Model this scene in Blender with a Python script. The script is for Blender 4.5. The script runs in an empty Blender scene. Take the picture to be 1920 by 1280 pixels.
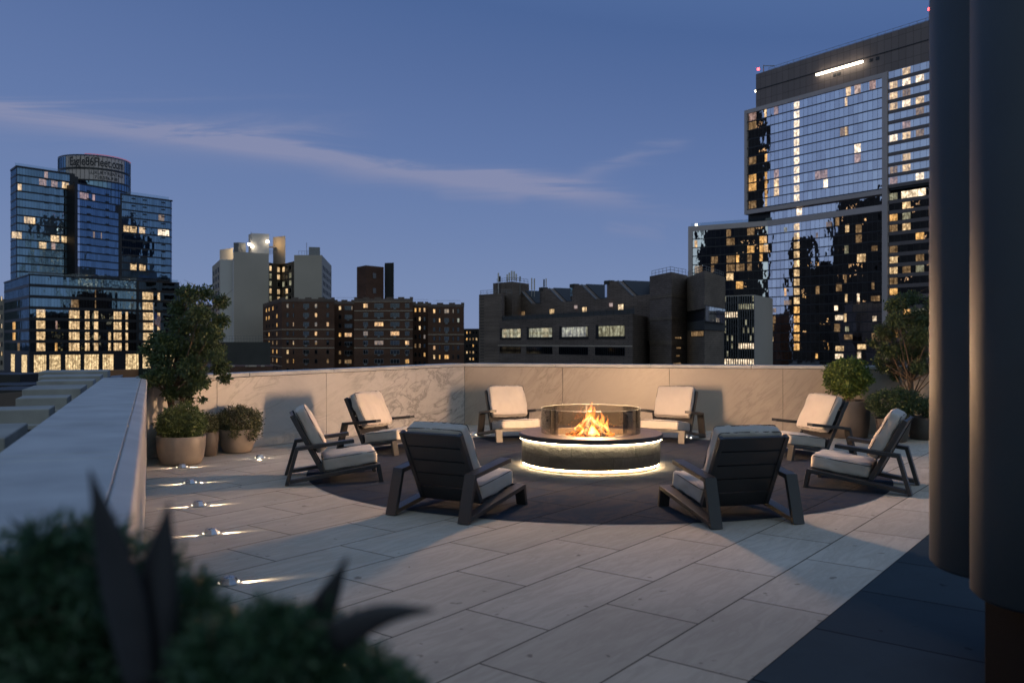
import bpy, bmesh, math, random
import numpy as np
from mathutils import Vector, Matrix, noise as mnoise

# ------------------------------------------------------------------ camera, world, exposure
scene = bpy.context.scene
F = 1585.0            # focal length in photo pixels (1920 wide)
CX, HY, EYE = 960.0, 643.0, 1.6
cam_d = bpy.data.cameras.new("Camera")
cam_d.sensor_width = 36.0
cam_d.lens = F / 1920.0 * 36.0
cam_d.shift_y = (HY - 640.0) / 1920.0
cam_d.clip_start = 0.05
cam_d.clip_end = 6000.0
cam_d.dof.use_dof = True
cam_d.dof.focus_distance = 13.0
cam_d.dof.aperture_fstop = 2.2
cam = bpy.data.objects.new("Camera", cam_d)
scene.collection.objects.link(cam)
cam.location = (0, 0, EYE)
cam.rotation_euler = (math.radians(90), 0, 0)
scene.camera = cam
scene.view_settings.view_transform = 'Standard'
scene.view_settings.look = 'None'
scene.view_settings.exposure = 0.0
scene.view_settings.gamma = 1.0
scene.cycles.max_bounces = 8
scene.cycles.transparent_max_bounces = 24
scene.cycles.sample_clamp_indirect = 4.0
scene.cycles.caustics_reflective = False
scene.cycles.caustics_refractive = False


def srgb(r, g, b):
    f = lambda c: (c / 255.0 / 12.92) if c / 255.0 <= 0.04045 else ((c / 255.0 + 0.055) / 1.055) ** 2.4
    return (f(r), f(g), f(b), 1.0)


world = bpy.data.worlds.new("World")
scene.world = world
world.use_nodes = True
wt = world.node_tree
wt.nodes.clear()


def W(t, **kw):
    n = wt.nodes.new(t)
    for k, v in kw.items():
        setattr(n, k, v)
    return n


def wmath(op, a, b=None, c=None):
    n = W('ShaderNodeMath', operation=op)
    for i, v in enumerate((a, b, c)):
        if v is None:
            continue
        if isinstance(v, (int, float)):
            n.inputs[i].default_value = v
        else:
            wt.links.new(v, n.inputs[i])
    return n.outputs[0]


tc = W('ShaderNodeTexCoord')
sep = W('ShaderNodeSeparateXYZ')
wt.links.new(tc.outputs['Generated'], sep.inputs[0])
ramp = W('ShaderNodeValToRGB')
cr = ramp.color_ramp
stops = [(0.0, (40, 44, 50)), (0.49, (66, 70, 84)), (0.5, (128, 144, 180)), (0.53, (120, 139, 178)), (0.56, (110, 131, 174)),
         (0.60, (98, 121, 168)), (0.648, (85, 109, 157)), (0.683, (75, 101, 150)), (0.76, (88, 116, 164)), (1.0, (112, 140, 182))]
while len(cr.elements) < len(stops):
    cr.elements.new(0.5)
for e, (p, c) in zip(cr.elements, stops):
    e.position = p
    e.color = srgb(*c)
wt.links.new(wmath('ADD', wmath('MULTIPLY_ADD', sep.outputs[2], 0.5, 0.5), wmath('MULTIPLY', wmath('MULTIPLY', sep.outputs[0], sep.outputs[2]), 0.22)), ramp.inputs[0])
# wispy evening cirrus: one long streak falling to the right plus fainter veils
yy = wmath('MAXIMUM', sep.outputs[1], 0.05)
u = wmath('DIVIDE', sep.outputs[0], yy)
v = wmath('DIVIDE', sep.outputs[2], yy)
comb = W('ShaderNodeCombineXYZ')
wt.links.new(u, comb.inputs[0])
wt.links.new(v, comb.inputs[1])
mp = W('ShaderNodeMapping')
mp.inputs['Rotation'].default_value = (0, 0, math.radians(9))
mp.inputs['Scale'].default_value = (2.4, 24.0, 1.0)
wt.links.new(comb.outputs[0], mp.inputs[0])
nz = W('ShaderNodeTexNoise')
nz.inputs['Scale'].default_value = 1.3
nz.inputs['Detail'].default_value = 7.0
nz.inputs['Roughness'].default_value = 0.6
nz.inputs['Distortion'].default_value = 0.7
wt.links.new(mp.outputs[0], nz.inputs['Vector'])


def streak(u0, v0, u1, v1, width, strength):
    sl = (v1 - v0) / (u1 - u0)
    line = wmath('MULTIPLY_ADD', u, sl, v0 - sl * u0)
    wob = wmath('MULTIPLY_ADD', nz.outputs[0], 0.06, -0.03)
    dd = wmath('SUBTRACT', wmath('SUBTRACT', v, line), wob)
    g = wmath('POWER', 2.718, wmath('MULTIPLY', wmath('MULTIPLY', dd, dd), -1.0 / (width * width)))
    mid, half = (u0 + u1) / 2, abs(u1 - u0) / 2
    e = wmath('ABSOLUTE', wmath('SUBTRACT', u, mid))
    mr = W('ShaderNodeMapRange', interpolation_type='SMOOTHSTEP')
    wt.links.new(e, mr.inputs[0])
    mr.inputs[1].default_value = half
    mr.inputs[2].default_value = half * 0.55
    mr.inputs[3].default_value = 0.0
    mr.inputs[4].default_value = 1.0
    return wmath('MULTIPLY', wmath('MULTIPLY', g, mr.outputs[0]), strength)


def uv(px, py):
    return (px - CX) / F, (HY - py) / F


s1 = streak(*uv(-900, 72), *uv(1420, 414), 0.0135, 1.45)
s2 = streak(*uv(560, 325), *uv(1150, 372), 0.010, 0.5)
s3 = streak(*uv(1060, 345), *uv(1320, 250), 0.010, 0.45)
s4 = streak(*uv(-300, 200), *uv(760, 285), 0.03, 0.5)
s5 = streak(*uv(1120, 425), *uv(1260, 442), 0.009, 0.45)
s6 = streak(*uv(800, 365), *uv(1000, 380), 0.008, 0.5)
tot = wmath('ADD', wmath('ADD', wmath('ADD', s1, s2), wmath('ADD', s3, s4)), wmath('ADD', s5, s6))
nmr = W('ShaderNodeMapRange', interpolation_type='SMOOTHSTEP')
wt.links.new(nz.outputs[0], nmr.inputs[0])
nmr.inputs[1].default_value = 0.30
nmr.inputs[2].default_value = 0.74
cl = wmath('MINIMUM', wmath('MULTIPLY', tot, nmr.outputs[0]), 0.8)
mix = W('ShaderNodeMix', data_type='RGBA')
wt.links.new(cl, mix.inputs['Factor'])
wt.links.new(ramp.outputs[0], mix.inputs['A'])
mix.inputs['B'].default_value = srgb(138, 143, 174)
bgn = W('ShaderNodeBackground')
bgn.inputs[1].default_value = 1.0
# the western half of the sky, behind the camera, still holds the afterglow
glow = W('ShaderNodeMapRange', interpolation_type='SMOOTHSTEP')
wt.links.new(sep.outputs[1], glow.inputs[0])
glow.inputs[1].default_value = 0.10
glow.inputs[2].default_value = -0.75
above = W('ShaderNodeMapRange', interpolation_type='SMOOTHSTEP')
wt.links.new(sep.outputs[2], above.inputs[0])
above.inputs[1].default_value = -0.02
above.inputs[2].default_value = 0.04
gmix = W('ShaderNodeMix', data_type='RGBA')
wt.links.new(wmath('MULTIPLY', wmath('MULTIPLY', glow.outputs[0], above.outputs[0]), 0.85), gmix.inputs['Factor'])
wt.links.new(mix.outputs['Result'], gmix.inputs['A'])
gmix.inputs['B'].default_value = (0.40, 0.50, 0.54, 1)
wt.links.new(gmix.outputs['Result'], bgn.inputs[0])
outw = W('ShaderNodeOutputWorld')
wt.links.new(bgn.outputs[0], outw.inputs[0])

COL = scene.collection


# ------------------------------------------------------------------ helpers
def gx(px, d):
    return (px - CX) / F * d


def gz(py, d):
    return EYE - (py - HY) * d / F


def link(o):
    COL.objects.link(o)
    return o


def tag(o, label=None, cat=None, group=None, kind=None):
    if label: o['label'] = label
    if cat: o['category'] = cat
    if group: o['group'] = group
    if kind: o['kind'] = kind
    return o


def thing(name, label, cat, loc=(0, 0, 0), rz=0.0, group=None):
    o = link(bpy.data.objects.new(name, None))
    o.empty_display_size = 0.2
    o.location = loc
    o.rotation_euler = (0, 0, rz)
    return tag(o, label, cat, group)


class MB:
    """collects geometry for ONE mesh object"""
    def __init__(s):
        s.v, s.f, s.m = [], [], []

    def face(s, pts, m=0):
        b = len(s.v)
        s.v += [tuple(p) for p in pts]
        s.f.append(tuple(range(b, b + len(pts))))
        s.m.append(m)

    def box(s, x0, x1, y0, y1, z0, z1, m=0):
        s.hexa([(x0, y0, z0), (x1, y0, z0), (x1, y1, z0), (x0, y1, z0), (x0, y0, z1), (x1, y0, z1), (x1, y1, z1), (x0, y1, z1)], m)

    def hexa(s, p, m=0):
        b = len(s.v)
        s.v += [tuple(q) for q in p]
        for q in ((0, 3, 2, 1), (4, 5, 6, 7), (0, 1, 5, 4), (1, 2, 6, 5), (2, 3, 7, 6), (3, 0, 4, 7)):
            s.f.append(tuple(b + i for i in q))
            s.m.append(m)

    def obox(s, c, ax, ay, az, m=0):
        """box centred on c with half-vectors ax, ay, az"""
        c, ax, ay, az = Vector(c), Vector(ax), Vector(ay), Vector(az)
        s.hexa([c - ax - ay - az, c + ax - ay - az, c + ax + ay - az, c - ax + ay - az,
                c - ax - ay + az, c + ax - ay + az, c + ax + ay + az, c - ax + ay + az], m)

    def prism(s, poly, z0, z1, m=0, mtop=None):
        """poly = list of (x, y) counter-clockwise or not"""
        n = len(poly)
        b = len(s.v)
        s.v += [(p[0], p[1], z0) for p in poly] + [(p[0], p[1], z1) for p in poly]
        for i in range(n):
            j = (i + 1) % n
            s.f.append((b + i, b + j, b + n + j, b + n + i)); s.m.append(m)
        s.f.append(tuple(b + n + i for i in range(n))); s.m.append(m if mtop is None else mtop)
        s.f.append(tuple(b + n - 1 - i for i in range(n))); s.m.append(m)

    def extr(s, pts, vec, m=0):
        """planar 3D polygon extruded along vec"""
        n = len(pts)
        b = len(s.v)
        vec = Vector(vec)
        s.v += [tuple(p) for p in pts] + [tuple(Vector(p) + vec) for p in pts]
        for i in range(n):
            j = (i + 1) % n
            s.f.append((b + i, b + j, b + n + j, b + n + i)); s.m.append(m)
        s.f.append(tuple(b + n + i for i in range(n))); s.m.append(m)
        s.f.append(tuple(b + n - 1 - i for i in range(n))); s.m.append(m)

    def lathe(s, prof, seg=48, c=(0, 0, 0), m=0, wob=None):
        """prof = [(r, z)...]"""
        b = len(s.v)
        for (r, z) in prof:
            for k in range(seg):
                a = 2 * math.pi * k / seg
                rr = r * (1 + (wob(a, z) if wob else 0))
                s.v.append((c[0] + rr * math.cos(a), c[1] + rr * math.sin(a), c[2] + z))
        for i in range(len(prof) - 1):
            for k in range(seg):
                k2 = (k + 1) % seg
                s.f.append((b + i * seg + k, b + i * seg + k2, b + (i + 1) * seg + k2, b + (i + 1) * seg + k)); s.m.append(m)
        return b

    def tube(s, pts, rad, seg=8, m=0, closed=False, caps=True):
        pts = [Vector(p) for p in pts]
        n = len(pts)
        rads = rad if isinstance(rad, (list, tuple)) else [rad] * n
        b = len(s.v)
        up = Vector((0, 0, 1))
        for i in range(n):
            if closed:
                t = pts[(i + 1) % n] - pts[i - 1]
            else:
                t = pts[min(i + 1, n - 1)] - pts[max(i - 1, 0)]
            if t.length < 1e-9:
                t = Vector((0, 0, 1))
            t.normalize()
            a = up if abs(t.z) < 0.95 else Vector((1, 0, 0))
            sx = t.cross(a).normalized()
            sy = sx.cross(t).normalized()
            for k in range(seg):
                an = 2 * math.pi * k / seg
                s.v.append(tuple(pts[i] + (sx * math.cos(an) + sy * math.sin(an)) * rads[i]))
        for i in range(n if closed else n - 1):
            j = (i + 1) % n
            for k in range(seg):
                k2 = (k + 1) % seg
                s.f.append((b + i * seg + k, b + i * seg + k2, b + j * seg + k2, b + j * seg + k)); s.m.append(m)
        if caps and not closed:
            s.f.append(tuple(b + k for k in range(seg))[::-1]); s.m.append(m)
            s.f.append(tuple(b + (n - 1) * seg + k for k in range(seg))); s.m.append(m)

    def bar(s, a, b_, w, h=None, m=0):
        """square bar from a to b"""
        a, b_ = Vector(a), Vector(b_)
        t = (b_ - a)
        L = t.length
        if L < 1e-6: return
        t.normalize()
        up = Vector((0, 0, 1)) if abs(t.z) < 0.95 else Vector((1, 0, 0))
        sx = t.cross(up).normalized()
        sy = sx.cross(t).normalized()
        s.obox((a + b_) / 2, sx * w / 2, t * L / 2, sy * (h or w) / 2, m)

    def build(s, name, mats, parent=None, smooth=False, bevel=0.0, recalc=True):
        me = bpy.data.meshes.new(name)
        me.from_pydata(s.v, [], s.f)
        if not isinstance(mats, (list, tuple)):
            mats = [mats]
        for mt in mats:
            me.materials.append(mt)
        if len(mats) > 1:
            me.polygons.foreach_set('material_index', s.m)
        if recalc:
            bm = bmesh.new(); bm.from_mesh(me)
            bmesh.ops.recalc_face_normals(bm, faces=bm.faces)
            bm.to_mesh(me); bm.free()
        if smooth:
            me.polygons.foreach_set('use_smooth', [True] * len(me.polygons))
        me.update()
        o = link(bpy.data.objects.new(name, me))
        if parent: o.parent = parent
        if bevel:
            md = o.modifiers.new('bevel', 'BEVEL')
            md.width = bevel
            md.segments = 2
            md.limit_method = 'ANGLE'
            md.angle_limit = math.radians(35)
        return o


def copy_tree(o, parent=None):
    c = o.copy()
    COL.objects.link(c)
    c.parent = parent
    for ch in [q for q in o.children]:
        copy_tree(ch, c)
    return c


# ------------------------------------------------------------------ materials
class NT:
    def __init__(s, name):
        s.mat = bpy.data.materials.new(name)
        s.mat.use_nodes = True
        s.t = s.mat.node_tree
        s.t.nodes.clear()
        s.out = s.t.nodes.new('ShaderNodeOutputMaterial')

    def n(s, t, **kw):
        x = s.t.nodes.new(t)
        for k, val in kw.items():
            if k in ('operation', 'data_type', 'blend_type', 'interpolation_type', 'wave_type', 'bands_direction', 'noise_dimensions', 'feature', 'musgrave_type'):
                setattr(x, k, val)
            else:
                x.inputs[k].default_value = val
        return x

    def l(s, a, b):
        s.t.links.new(a, b)

    def pos(s, scale=(1, 1, 1), rot=0.0, loc=(0, 0, 0), space='Object'):
        tcn = s.n('ShaderNodeTexCoord')
        m = s.n('ShaderNodeMapping')
        m.inputs['Scale'].default_value = scale
        m.inputs['Rotation'].default_value = rot if isinstance(rot, tuple) else (0, 0, rot)
        m.inputs['Location'].default_value = loc
        s.l(tcn.outputs[space], m.inputs[0])
        return m.outputs[0]

    def noise(s, vec, scale, detail=6, rough=0.55, dist=0.0):
        x = s.n('ShaderNodeTexNoise', Scale=scale, Detail=detail, Roughness=rough, Distortion=dist)
        if vec is not None: s.l(vec, x.inputs['Vector'])
        return x.outputs[0]

    def ramp(s, fac, stops):
        x = s.n('ShaderNodeValToRGB')
        while len(x.color_ramp.elements) < len(stops):
            x.color_ramp.elements.new(0.5)
        for e, (p, c) in zip(x.color_ramp.elements, stops):
            e.position = p
            e.color = c if len(c) == 4 else (*c, 1)
        s.l(fac, x.inputs[0])
        return x.outputs[0]

    def mixc(s, fac, a, b, blend='MIX'):
        x = s.n('ShaderNodeMix', data_type='RGBA', blend_type=blend)
        for sock, val in (('Factor', fac), ('A', a), ('B', b)):
            if isinstance(val, (int, float)):
                x.inputs[sock].default_value = val
            elif isinstance(val, tuple):
                x.inputs[sock].default_value = val if len(val) == 4 else (*val, 1)
            else:
                s.l(val, x.inputs[sock])
        return x.outputs['Result']

    def math(s, op, a, b=None, c=None):
        x = s.n('ShaderNodeMath', operation=op)
        for i, val in enumerate((a, b, c)):
            if val is None: continue
            if isinstance(val, (int, float)): x.inputs[i].default_value = val
            else: s.l(val, x.inputs[i])
        return x.outputs[0]

    def bump(s, h, strength=0.3, dist=0.01, normal=None):
        x = s.n('ShaderNodeBump', Strength=strength, Distance=dist)
        s.l(h, x.inputs['Height'])
        if normal is not None: s.l(normal, x.inputs['Normal'])
        return x.outputs[0]

    def bsdf(s, color, rough=0.5, metal=0.0, normal=None, spec=0.5, emis=None, estr=0.0, alpha=None, sheen=0.0):
        b = s.n('ShaderNodeBsdfPrincipled')
        for sock, val in (('Base Color', color), ('Roughness', rough), ('Metallic', metal)):
            if isinstance(val, (int, float)): b.inputs[sock].default_value = val
            elif isinstance(val, tuple): b.inputs[sock].default_value = val if len(val) == 4 else (*val, 1)
            else: s.l(val, b.inputs[sock])
        b.inputs['Specular IOR Level'].default_value = spec
        if sheen: b.inputs['Sheen Weight'].default_value = sheen
        if normal is not None: s.l(normal, b.inputs['Normal'])
        if emis is not None:
            if isinstance(emis, tuple): b.inputs['Emission Color'].default_value = emis if len(emis) == 4 else (*emis, 1)
            else: s.l(emis, b.inputs['Emission Color'])
            if isinstance(estr, (int, float)): b.inputs['Emission Strength'].default_value = estr
            else: s.l(estr, b.inputs['Emission Strength'])
        s.l(b.outputs[0], s.out.inputs[0])
        return s.mat


def simple(name, col, rough=0.6, metal=0.0, var=0.15, nscale=3.0, bump=0.1, bscale=40, spec=0.5):
    t = NT(name)
    p = t.pos()
    nn = t.noise(p, nscale)
    c1 = tuple(c * (1 - var) for c in col[:3])
    c2 = tuple(min(1, c * (1 + var)) for c in col[:3])
    c = t.ramp(nn, [(0.3, c1), (0.7, c2)])
    r = t.math('MULTIPLY_ADD', nn, 0.2, rough - 0.1)
    nb = t.bump(t.noise(p, bscale, 4), bump, 0.01)
    return t.bsdf(c, r, metal, nb, spec)


def emis(name, col, strength):
    t = NT(name)
    e = t.n('ShaderNodeEmission')
    e.inputs[0].default_value = (*col[:3], 1)
    e.inputs[1].default_value = strength
    t.l(e.outputs[0], t.out.inputs[0])
    return t.mat


U = Vector((0.610, 0.792)).normalized()         # long direction of the paving
N_ = Vector((U.y, -U.x))                         # to the right of it
TILE_ROT = math.atan2(U.y, U.x)


def tile_material(name, c1, c2, joint, tw, th, s0, c0, rough, vein, veincol, half=0.5, mortar=0.0055, vscale=(1.0, 5.0, 1.0)):
    """paving slabs laid with their long side along U; world coordinates"""
    t = NT(name)
    geo = t.n('ShaderNodeNewGeometry')
    m = t.n('ShaderNodeMapping')
    m.vector_type = 'POINT'
    # rotate world xy so that x' = along U, y' = across (to the left)
    m.inputs['Rotation'].default_value = (0, 0, -TILE_ROT)
    t.l(geo.outputs['Position'], m.inputs[0])
    m2 = t.n('ShaderNodeMapping')
    m2.inputs['Location'].default_value = (-s0, -c0, 0)
    t.l(m.outputs[0], m2.inputs[0])
    br = t.n('ShaderNodeTexBrick')
    br.offset = half
    br.offset_frequency = 2
    br.squash = 1.0
    br.inputs['Scale'].default_value = 1.0
    br.inputs['Brick Width'].default_value = tw
    br.inputs['Row Height'].default_value = th
    br.inputs['Mortar Size'].default_value = mortar
    br.inputs['Mortar Smooth'].default_value = 0.0
    br.inputs['Bias'].default_value = 0.0
    br.inputs['Color1'].default_value = (0, 0, 0, 1)
    br.inputs['Color2'].default_value = (1, 1, 1, 1)
    br.inputs['Mortar'].default_value = (0.5, 0.5, 0.5, 1)
    t.l(m2.outputs[0], br.inputs['Vector'])
    # per-slab random offset for the stone figure
    va = t.n('ShaderNodeVectorMath', operation='SCALE')
    t.l(br.outputs['Color'], va.inputs[0])
    va.inputs['Scale'].default_value = 37.0
    add = t.n('ShaderNodeVectorMath', operation='ADD')
    t.l(m2.outputs[0], add.inputs[0])
    t.l(va.outputs[0], add.inputs[1])
    m3 = t.n('ShaderNodeMapping')
    m3.inputs['Scale'].default_value = vscale
    t.l(add.outputs[0], m3.inputs[0])
    n1 = t.noise(m3.outputs[0], 1.6, 9, 0.62, 1.2)
    n2 = t.noise(m3.outputs[0], 6.0, 8, 0.7, 0.6)
    n3 = t.noise(add.outputs[0], 55.0, 3, 0.6)
    n4 = t.noise(m2.outputs[0], 0.45, 4, 0.5)
    base = t.mixc(br.outputs['Color'], c1, c2)
    vm = t.ramp(n1, [(0.42, (0, 0, 0)), (0.56, (1, 1, 1)), (0.62, (0.15, 0.15, 0.15)), (0.8, (0.5, 0.5, 0.5))])
    base = t.mixc(t.math('MULTIPLY', vm, vein), base, veincol)
    base = t.mixc(t.ramp(n2, [(0.35, (0.12,) * 3), (0.65, (0, 0, 0))]), base, tuple(v_ * 0.62 for v_ in veincol))
    spots = t.ramp(t.noise(m2.outputs[0], 9.0, 2, 0.5), [(0.70, (0, 0, 0)), (0.735, (0.7, 0.7, 0.7))])
    base = t.mixc(spots, base, tuple(v_ * 0.5 for v_ in veincol))
    dirt = t.ramp(n4, [(0.3, (0.80,) * 3), (0.7, (1.08,) * 3)])
    base = t.mixc(1.0, base, dirt, 'MULTIPLY')
    base = t.mixc(br.outputs['Fac'], base, joint)
    rg = t.math('MULTIPLY_ADD', n2, 0.22, rough - 0.11)
    rg = t.math('ADD', rg, t.math('MULTIPLY', br.outputs['Fac'], 0.4))
    h = t.math('MULTIPLY_ADD', br.outputs['Fac'], -1.0, t.math('MULTIPLY', n3, 0.12))
    h = t.math('ADD', h, t.math('MULTIPLY', n2, 0.18))
    nb = t.bump(h, 0.35, 0.006)
    return t.bsdf(base, 1.0, 0.0, nb, 0.0)


M = {}
M['paving'] = tile_material('pale_travertine_paving', (0.52, 0.46, 0.385), (0.59, 0.525, 0.445), (0.10, 0.085, 0.07),
                            1.22, 0.612, 3.86, 2.10 - 0.612 * 20, 0.5, 0.42, (0.40, 0.34, 0.28))
M['dark_paving'] = tile_material('dark_slate_paving', (0.032, 0.043, 0.066), (0.046, 0.058, 0.084), (0.012, 0.012, 0.012),
                                 1.22, 0.612, 3.86, 2.10 - 0.612 * 20, 0.55, 0.5, (0.075, 0.070, 0.072), vscale=(1, 2.2, 1))
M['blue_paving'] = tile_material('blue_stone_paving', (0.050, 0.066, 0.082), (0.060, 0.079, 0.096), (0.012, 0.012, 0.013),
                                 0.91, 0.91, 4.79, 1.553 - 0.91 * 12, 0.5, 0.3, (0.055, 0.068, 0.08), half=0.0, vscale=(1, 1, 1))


def marble(name, base, dark, warm, rough=0.4):
    t = NT(name)
    p = t.pos(rot=(0.3, 0.75, 0.2))
    w = t.noise(p, 0.55, 5, 0.5, 0.6)
    m = t.n('ShaderNodeMapping')
    m.inputs['Scale'].default_value = (0.6, 0.9, 2.6)
    m.inputs['Rotation'].default_value = (0.0, 0.2, 0.0)
    t.l(p, m.inputs[0])
    n1 = t.noise(m.outputs[0], 1.05, 9, 0.6, 2.0)
    n2 = t.noise(m.outputs[0], 2.6, 9, 0.62, 2.4)
    n3 = t.noise(p, 0.7, 6, 0.6, 0.7)
    v1 = t.math('ABSOLUTE', t.math('SUBTRACT', n1, 0.5))
    v2 = t.math('ABSOLUTE', t.math('SUBTRACT', n2, 0.5))
    vm1 = t.ramp(v1, [(0.0, (1, 1, 1)), (0.012, (0.6,) * 3), (0.055, (0.0,) * 3)])
    vm2 = t.ramp(v2, [(0.0, (0.55,) * 3), (0.03, (0.0,) * 3)])
    msk = t.ramp(w, [(0.38, (0.05,) * 3), (0.60, (0.75,) * 3)])
    c = t.ramp(n3, [(0.3, tuple(x * 0.86 for x in base)), (0.7, tuple(min(1, x * 1.1) for x in base))])
    c = t.mixc(t.math('MULTIPLY', vm2, msk), c, warm)
    c = t.mixc(t.math('MULTIPLY', vm1, msk), c, dark)
    nb = t.bump(t.noise(p, 30, 5), 0.06, 0.01)
    return t.bsdf(c, t.math('MULTIPLY_ADD', n3, 0.2, rough - 0.1), 0, nb)


M['marble'] = marble('veined_marble', (0.50, 0.475, 0.45), (0.15, 0.145, 0.14), (0.28, 0.265, 0.25), 0.42)
M['marble_tan'] = marble('tan_veined_stone', (0.38, 0.325, 0.275), (0.22, 0.185, 0.155), (0.31, 0.265, 0.225), 0.42)
M['coping'] = simple('coping_limestone', (0.42, 0.425, 0.43), 0.5, 0, 0.2, 2.6, 0.15, 60)
M['slate'] = simple('wet_slate_ledge', (0.10, 0.12, 0.13), 0.32, 0, 0.3, 2.0, 0.5, 9)
M['concrete'] = simple('board_marked_concrete', (0.30, 0.29, 0.27), 0.75, 0, 0.2, 2.5, 0.3, 25)
M['joint'] = simple('dark_joint', (0.05, 0.045, 0.04), 0.9)
M['frame'] = simple('charcoal_powder_coated_aluminium', (0.022, 0.022, 0.025), 0.42, 0.0, 0.12, 6.0, 0.12, 300, 0.55)


def fabric(name, col):
    t = NT(name)
    p = t.pos()
    wv = t.n('ShaderNodeTexWave', Scale=160.0, Distortion=0.6)
    t.l(p, wv.inputs['Vector'])
    wv2 = t.n('ShaderNodeTexWave', Scale=160.0, Distortion=0.6, bands_direction='Y')
    t.l(p, wv2.inputs['Vector'])
    n1 = t.noise(p, 3.0, 5)
    n2 = t.noise(p, 240, 2)
    c = t.ramp(n1, [(0.3, tuple(x * 0.9 for x in col)), (0.7, tuple(x * 1.05 for x in col))])
    c = t.mixc(t.math('MULTIPLY', n2, 0.25), c, tuple(x * 0.6 for x in col))
    h = t.math('ADD', t.math('MULTIPLY', wv.outputs[1], 0.5), t.math('MULTIPLY', wv2.outputs[1], 0.5))
    mm = t.n('ShaderNodeMapping')
    mm.inputs['Scale'].default_value = (14, 2.5, 3)
    t.l(p, mm.inputs[0])
    cre = t.noise(mm.outputs[0], 1.0, 4, 0.5, 1.0)
    nb = t.bump(h, 0.12, 0.002)
    nb = t.bump(cre, 0.28, 0.02, nb)
    return t.bsdf(c, 0.9, 0, nb, 0.2, sheen=0.2)


M['fabric'] = fabric('natural_linen_fabric', (0.46, 0.42, 0.385))
M['piping'] = simple('dark_piping', (0.05, 0.045, 0.045), 0.8)


def stone_clad():
    t = NT('rough_dark_stone_cladding')
    tcn = t.n('ShaderNodeTexCoord')
    sp = t.n('ShaderNodeSeparateXYZ'); t.l(tcn.outputs['Object'], sp.inputs[0])
    ang = t.math('ARCTAN2', sp.outputs[1], sp.outputs[0])
    cb = t.n('ShaderNodeCombineXYZ')
    t.l(t.math('MULTIPLY', ang, 0.915), cb.inputs[0]); t.l(sp.outputs[2], cb.inputs[1])
    br = t.n('ShaderNodeTexBrick'); br.offset = 0.37
    for k, val in (('Scale', 1.0), ('Brick Width', 0.83), ('Row Height', 0.165), ('Mortar Size', 0.003), ('Mortar Smooth', 0.2)):
        br.inputs[k].default_value = val
    br.inputs['Color1'].default_value = (0, 0, 0, 1); br.inputs['Color2'].default_value = (1, 1, 1, 1)
    m4 = t.n('ShaderNodeMapping'); m4.inputs['Location'].default_value = (0.1, -0.04, 0)
    t.l(cb.outputs[0], m4.inputs[0]); t.l(m4.outputs[0], br.inputs['Vector'])
    n1 = t.noise(tcn.outputs['Object'], 4, 8, 0.6, 0.4)
    n2 = t.noise(tcn.outputs['Object'], 22, 6, 0.6)
    c = t.mixc(br.outputs['Color'], (0.060, 0.052, 0.043), (0.085, 0.074, 0.062))
    c = t.mixc(t.ramp(n1, [(0.4, (0,) * 3), (0.7, (0.5,) * 3)]), c, (0.045, 0.037, 0.03))
    c = t.mixc(br.outputs['Fac'], c, (0.015, 0.013, 0.012))
    h = t.math('ADD', t.math('MULTIPLY', n1, 1.2), t.math('MULTIPLY', n2, 0.25))
    h = t.math('ADD', h, t.math('MULTIPLY', br.outputs['Color'], 0.5))
    h = t.math('SUBTRACT', h, t.math('MULTIPLY', br.outputs['Fac'], 0.8))
    return t.bsdf(c, 0.6, 0, t.bump(h, 0.9, 0.035), 0.4)


M['clad'] = stone_clad()
M['cap'] = simple('dark_basalt_top', (0.040, 0.034, 0.034), 0.38, 0, 0.25, 3.0, 0.12, 90, 0.5)
M['led'] = emis('warm_led_strip', (1.0, 0.82, 0.50), 60.0)
M['led_low'] = emis('warm_led_strip_low', (1.0, 0.60, 0.24), 300.0)
M['ember_gravel'] = simple('dark_lava_gravel', (0.03, 0.027, 0.025), 0.8, 0, 0.4, 30, 1.0, 50)
M['brass_ring'] = simple('burner_liner', (0.06, 0.045, 0.03), 0.55, 0.3)


def log_mat():
    t = NT('charred_log')
    p = t.pos(scale=(1, 1, 1))
    n1 = t.noise(p, 9, 7, 0.65, 0.8)
    n2 = t.noise(p, 28, 5, 0.6)
    c = t.ramp(n1, [(0.35, (0.012, 0.008, 0.006)), (0.6, (0.06, 0.03, 0.018)), (0.8, (0.15, 0.08, 0.045))])
    em = t.ramp(n1, [(0.44, (0, 0, 0)), (0.5, (1.0, 0.28, 0.03)), (0.53, (0.9, 0.2, 0.02)), (0.58, (0, 0, 0))])
    return t.bsdf(c, 0.85, 0, t.bump(t.math('ADD', n1, n2), 0.8, 0.02), 0.3, em, 2.2)


M['log'] = log_mat()


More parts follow.
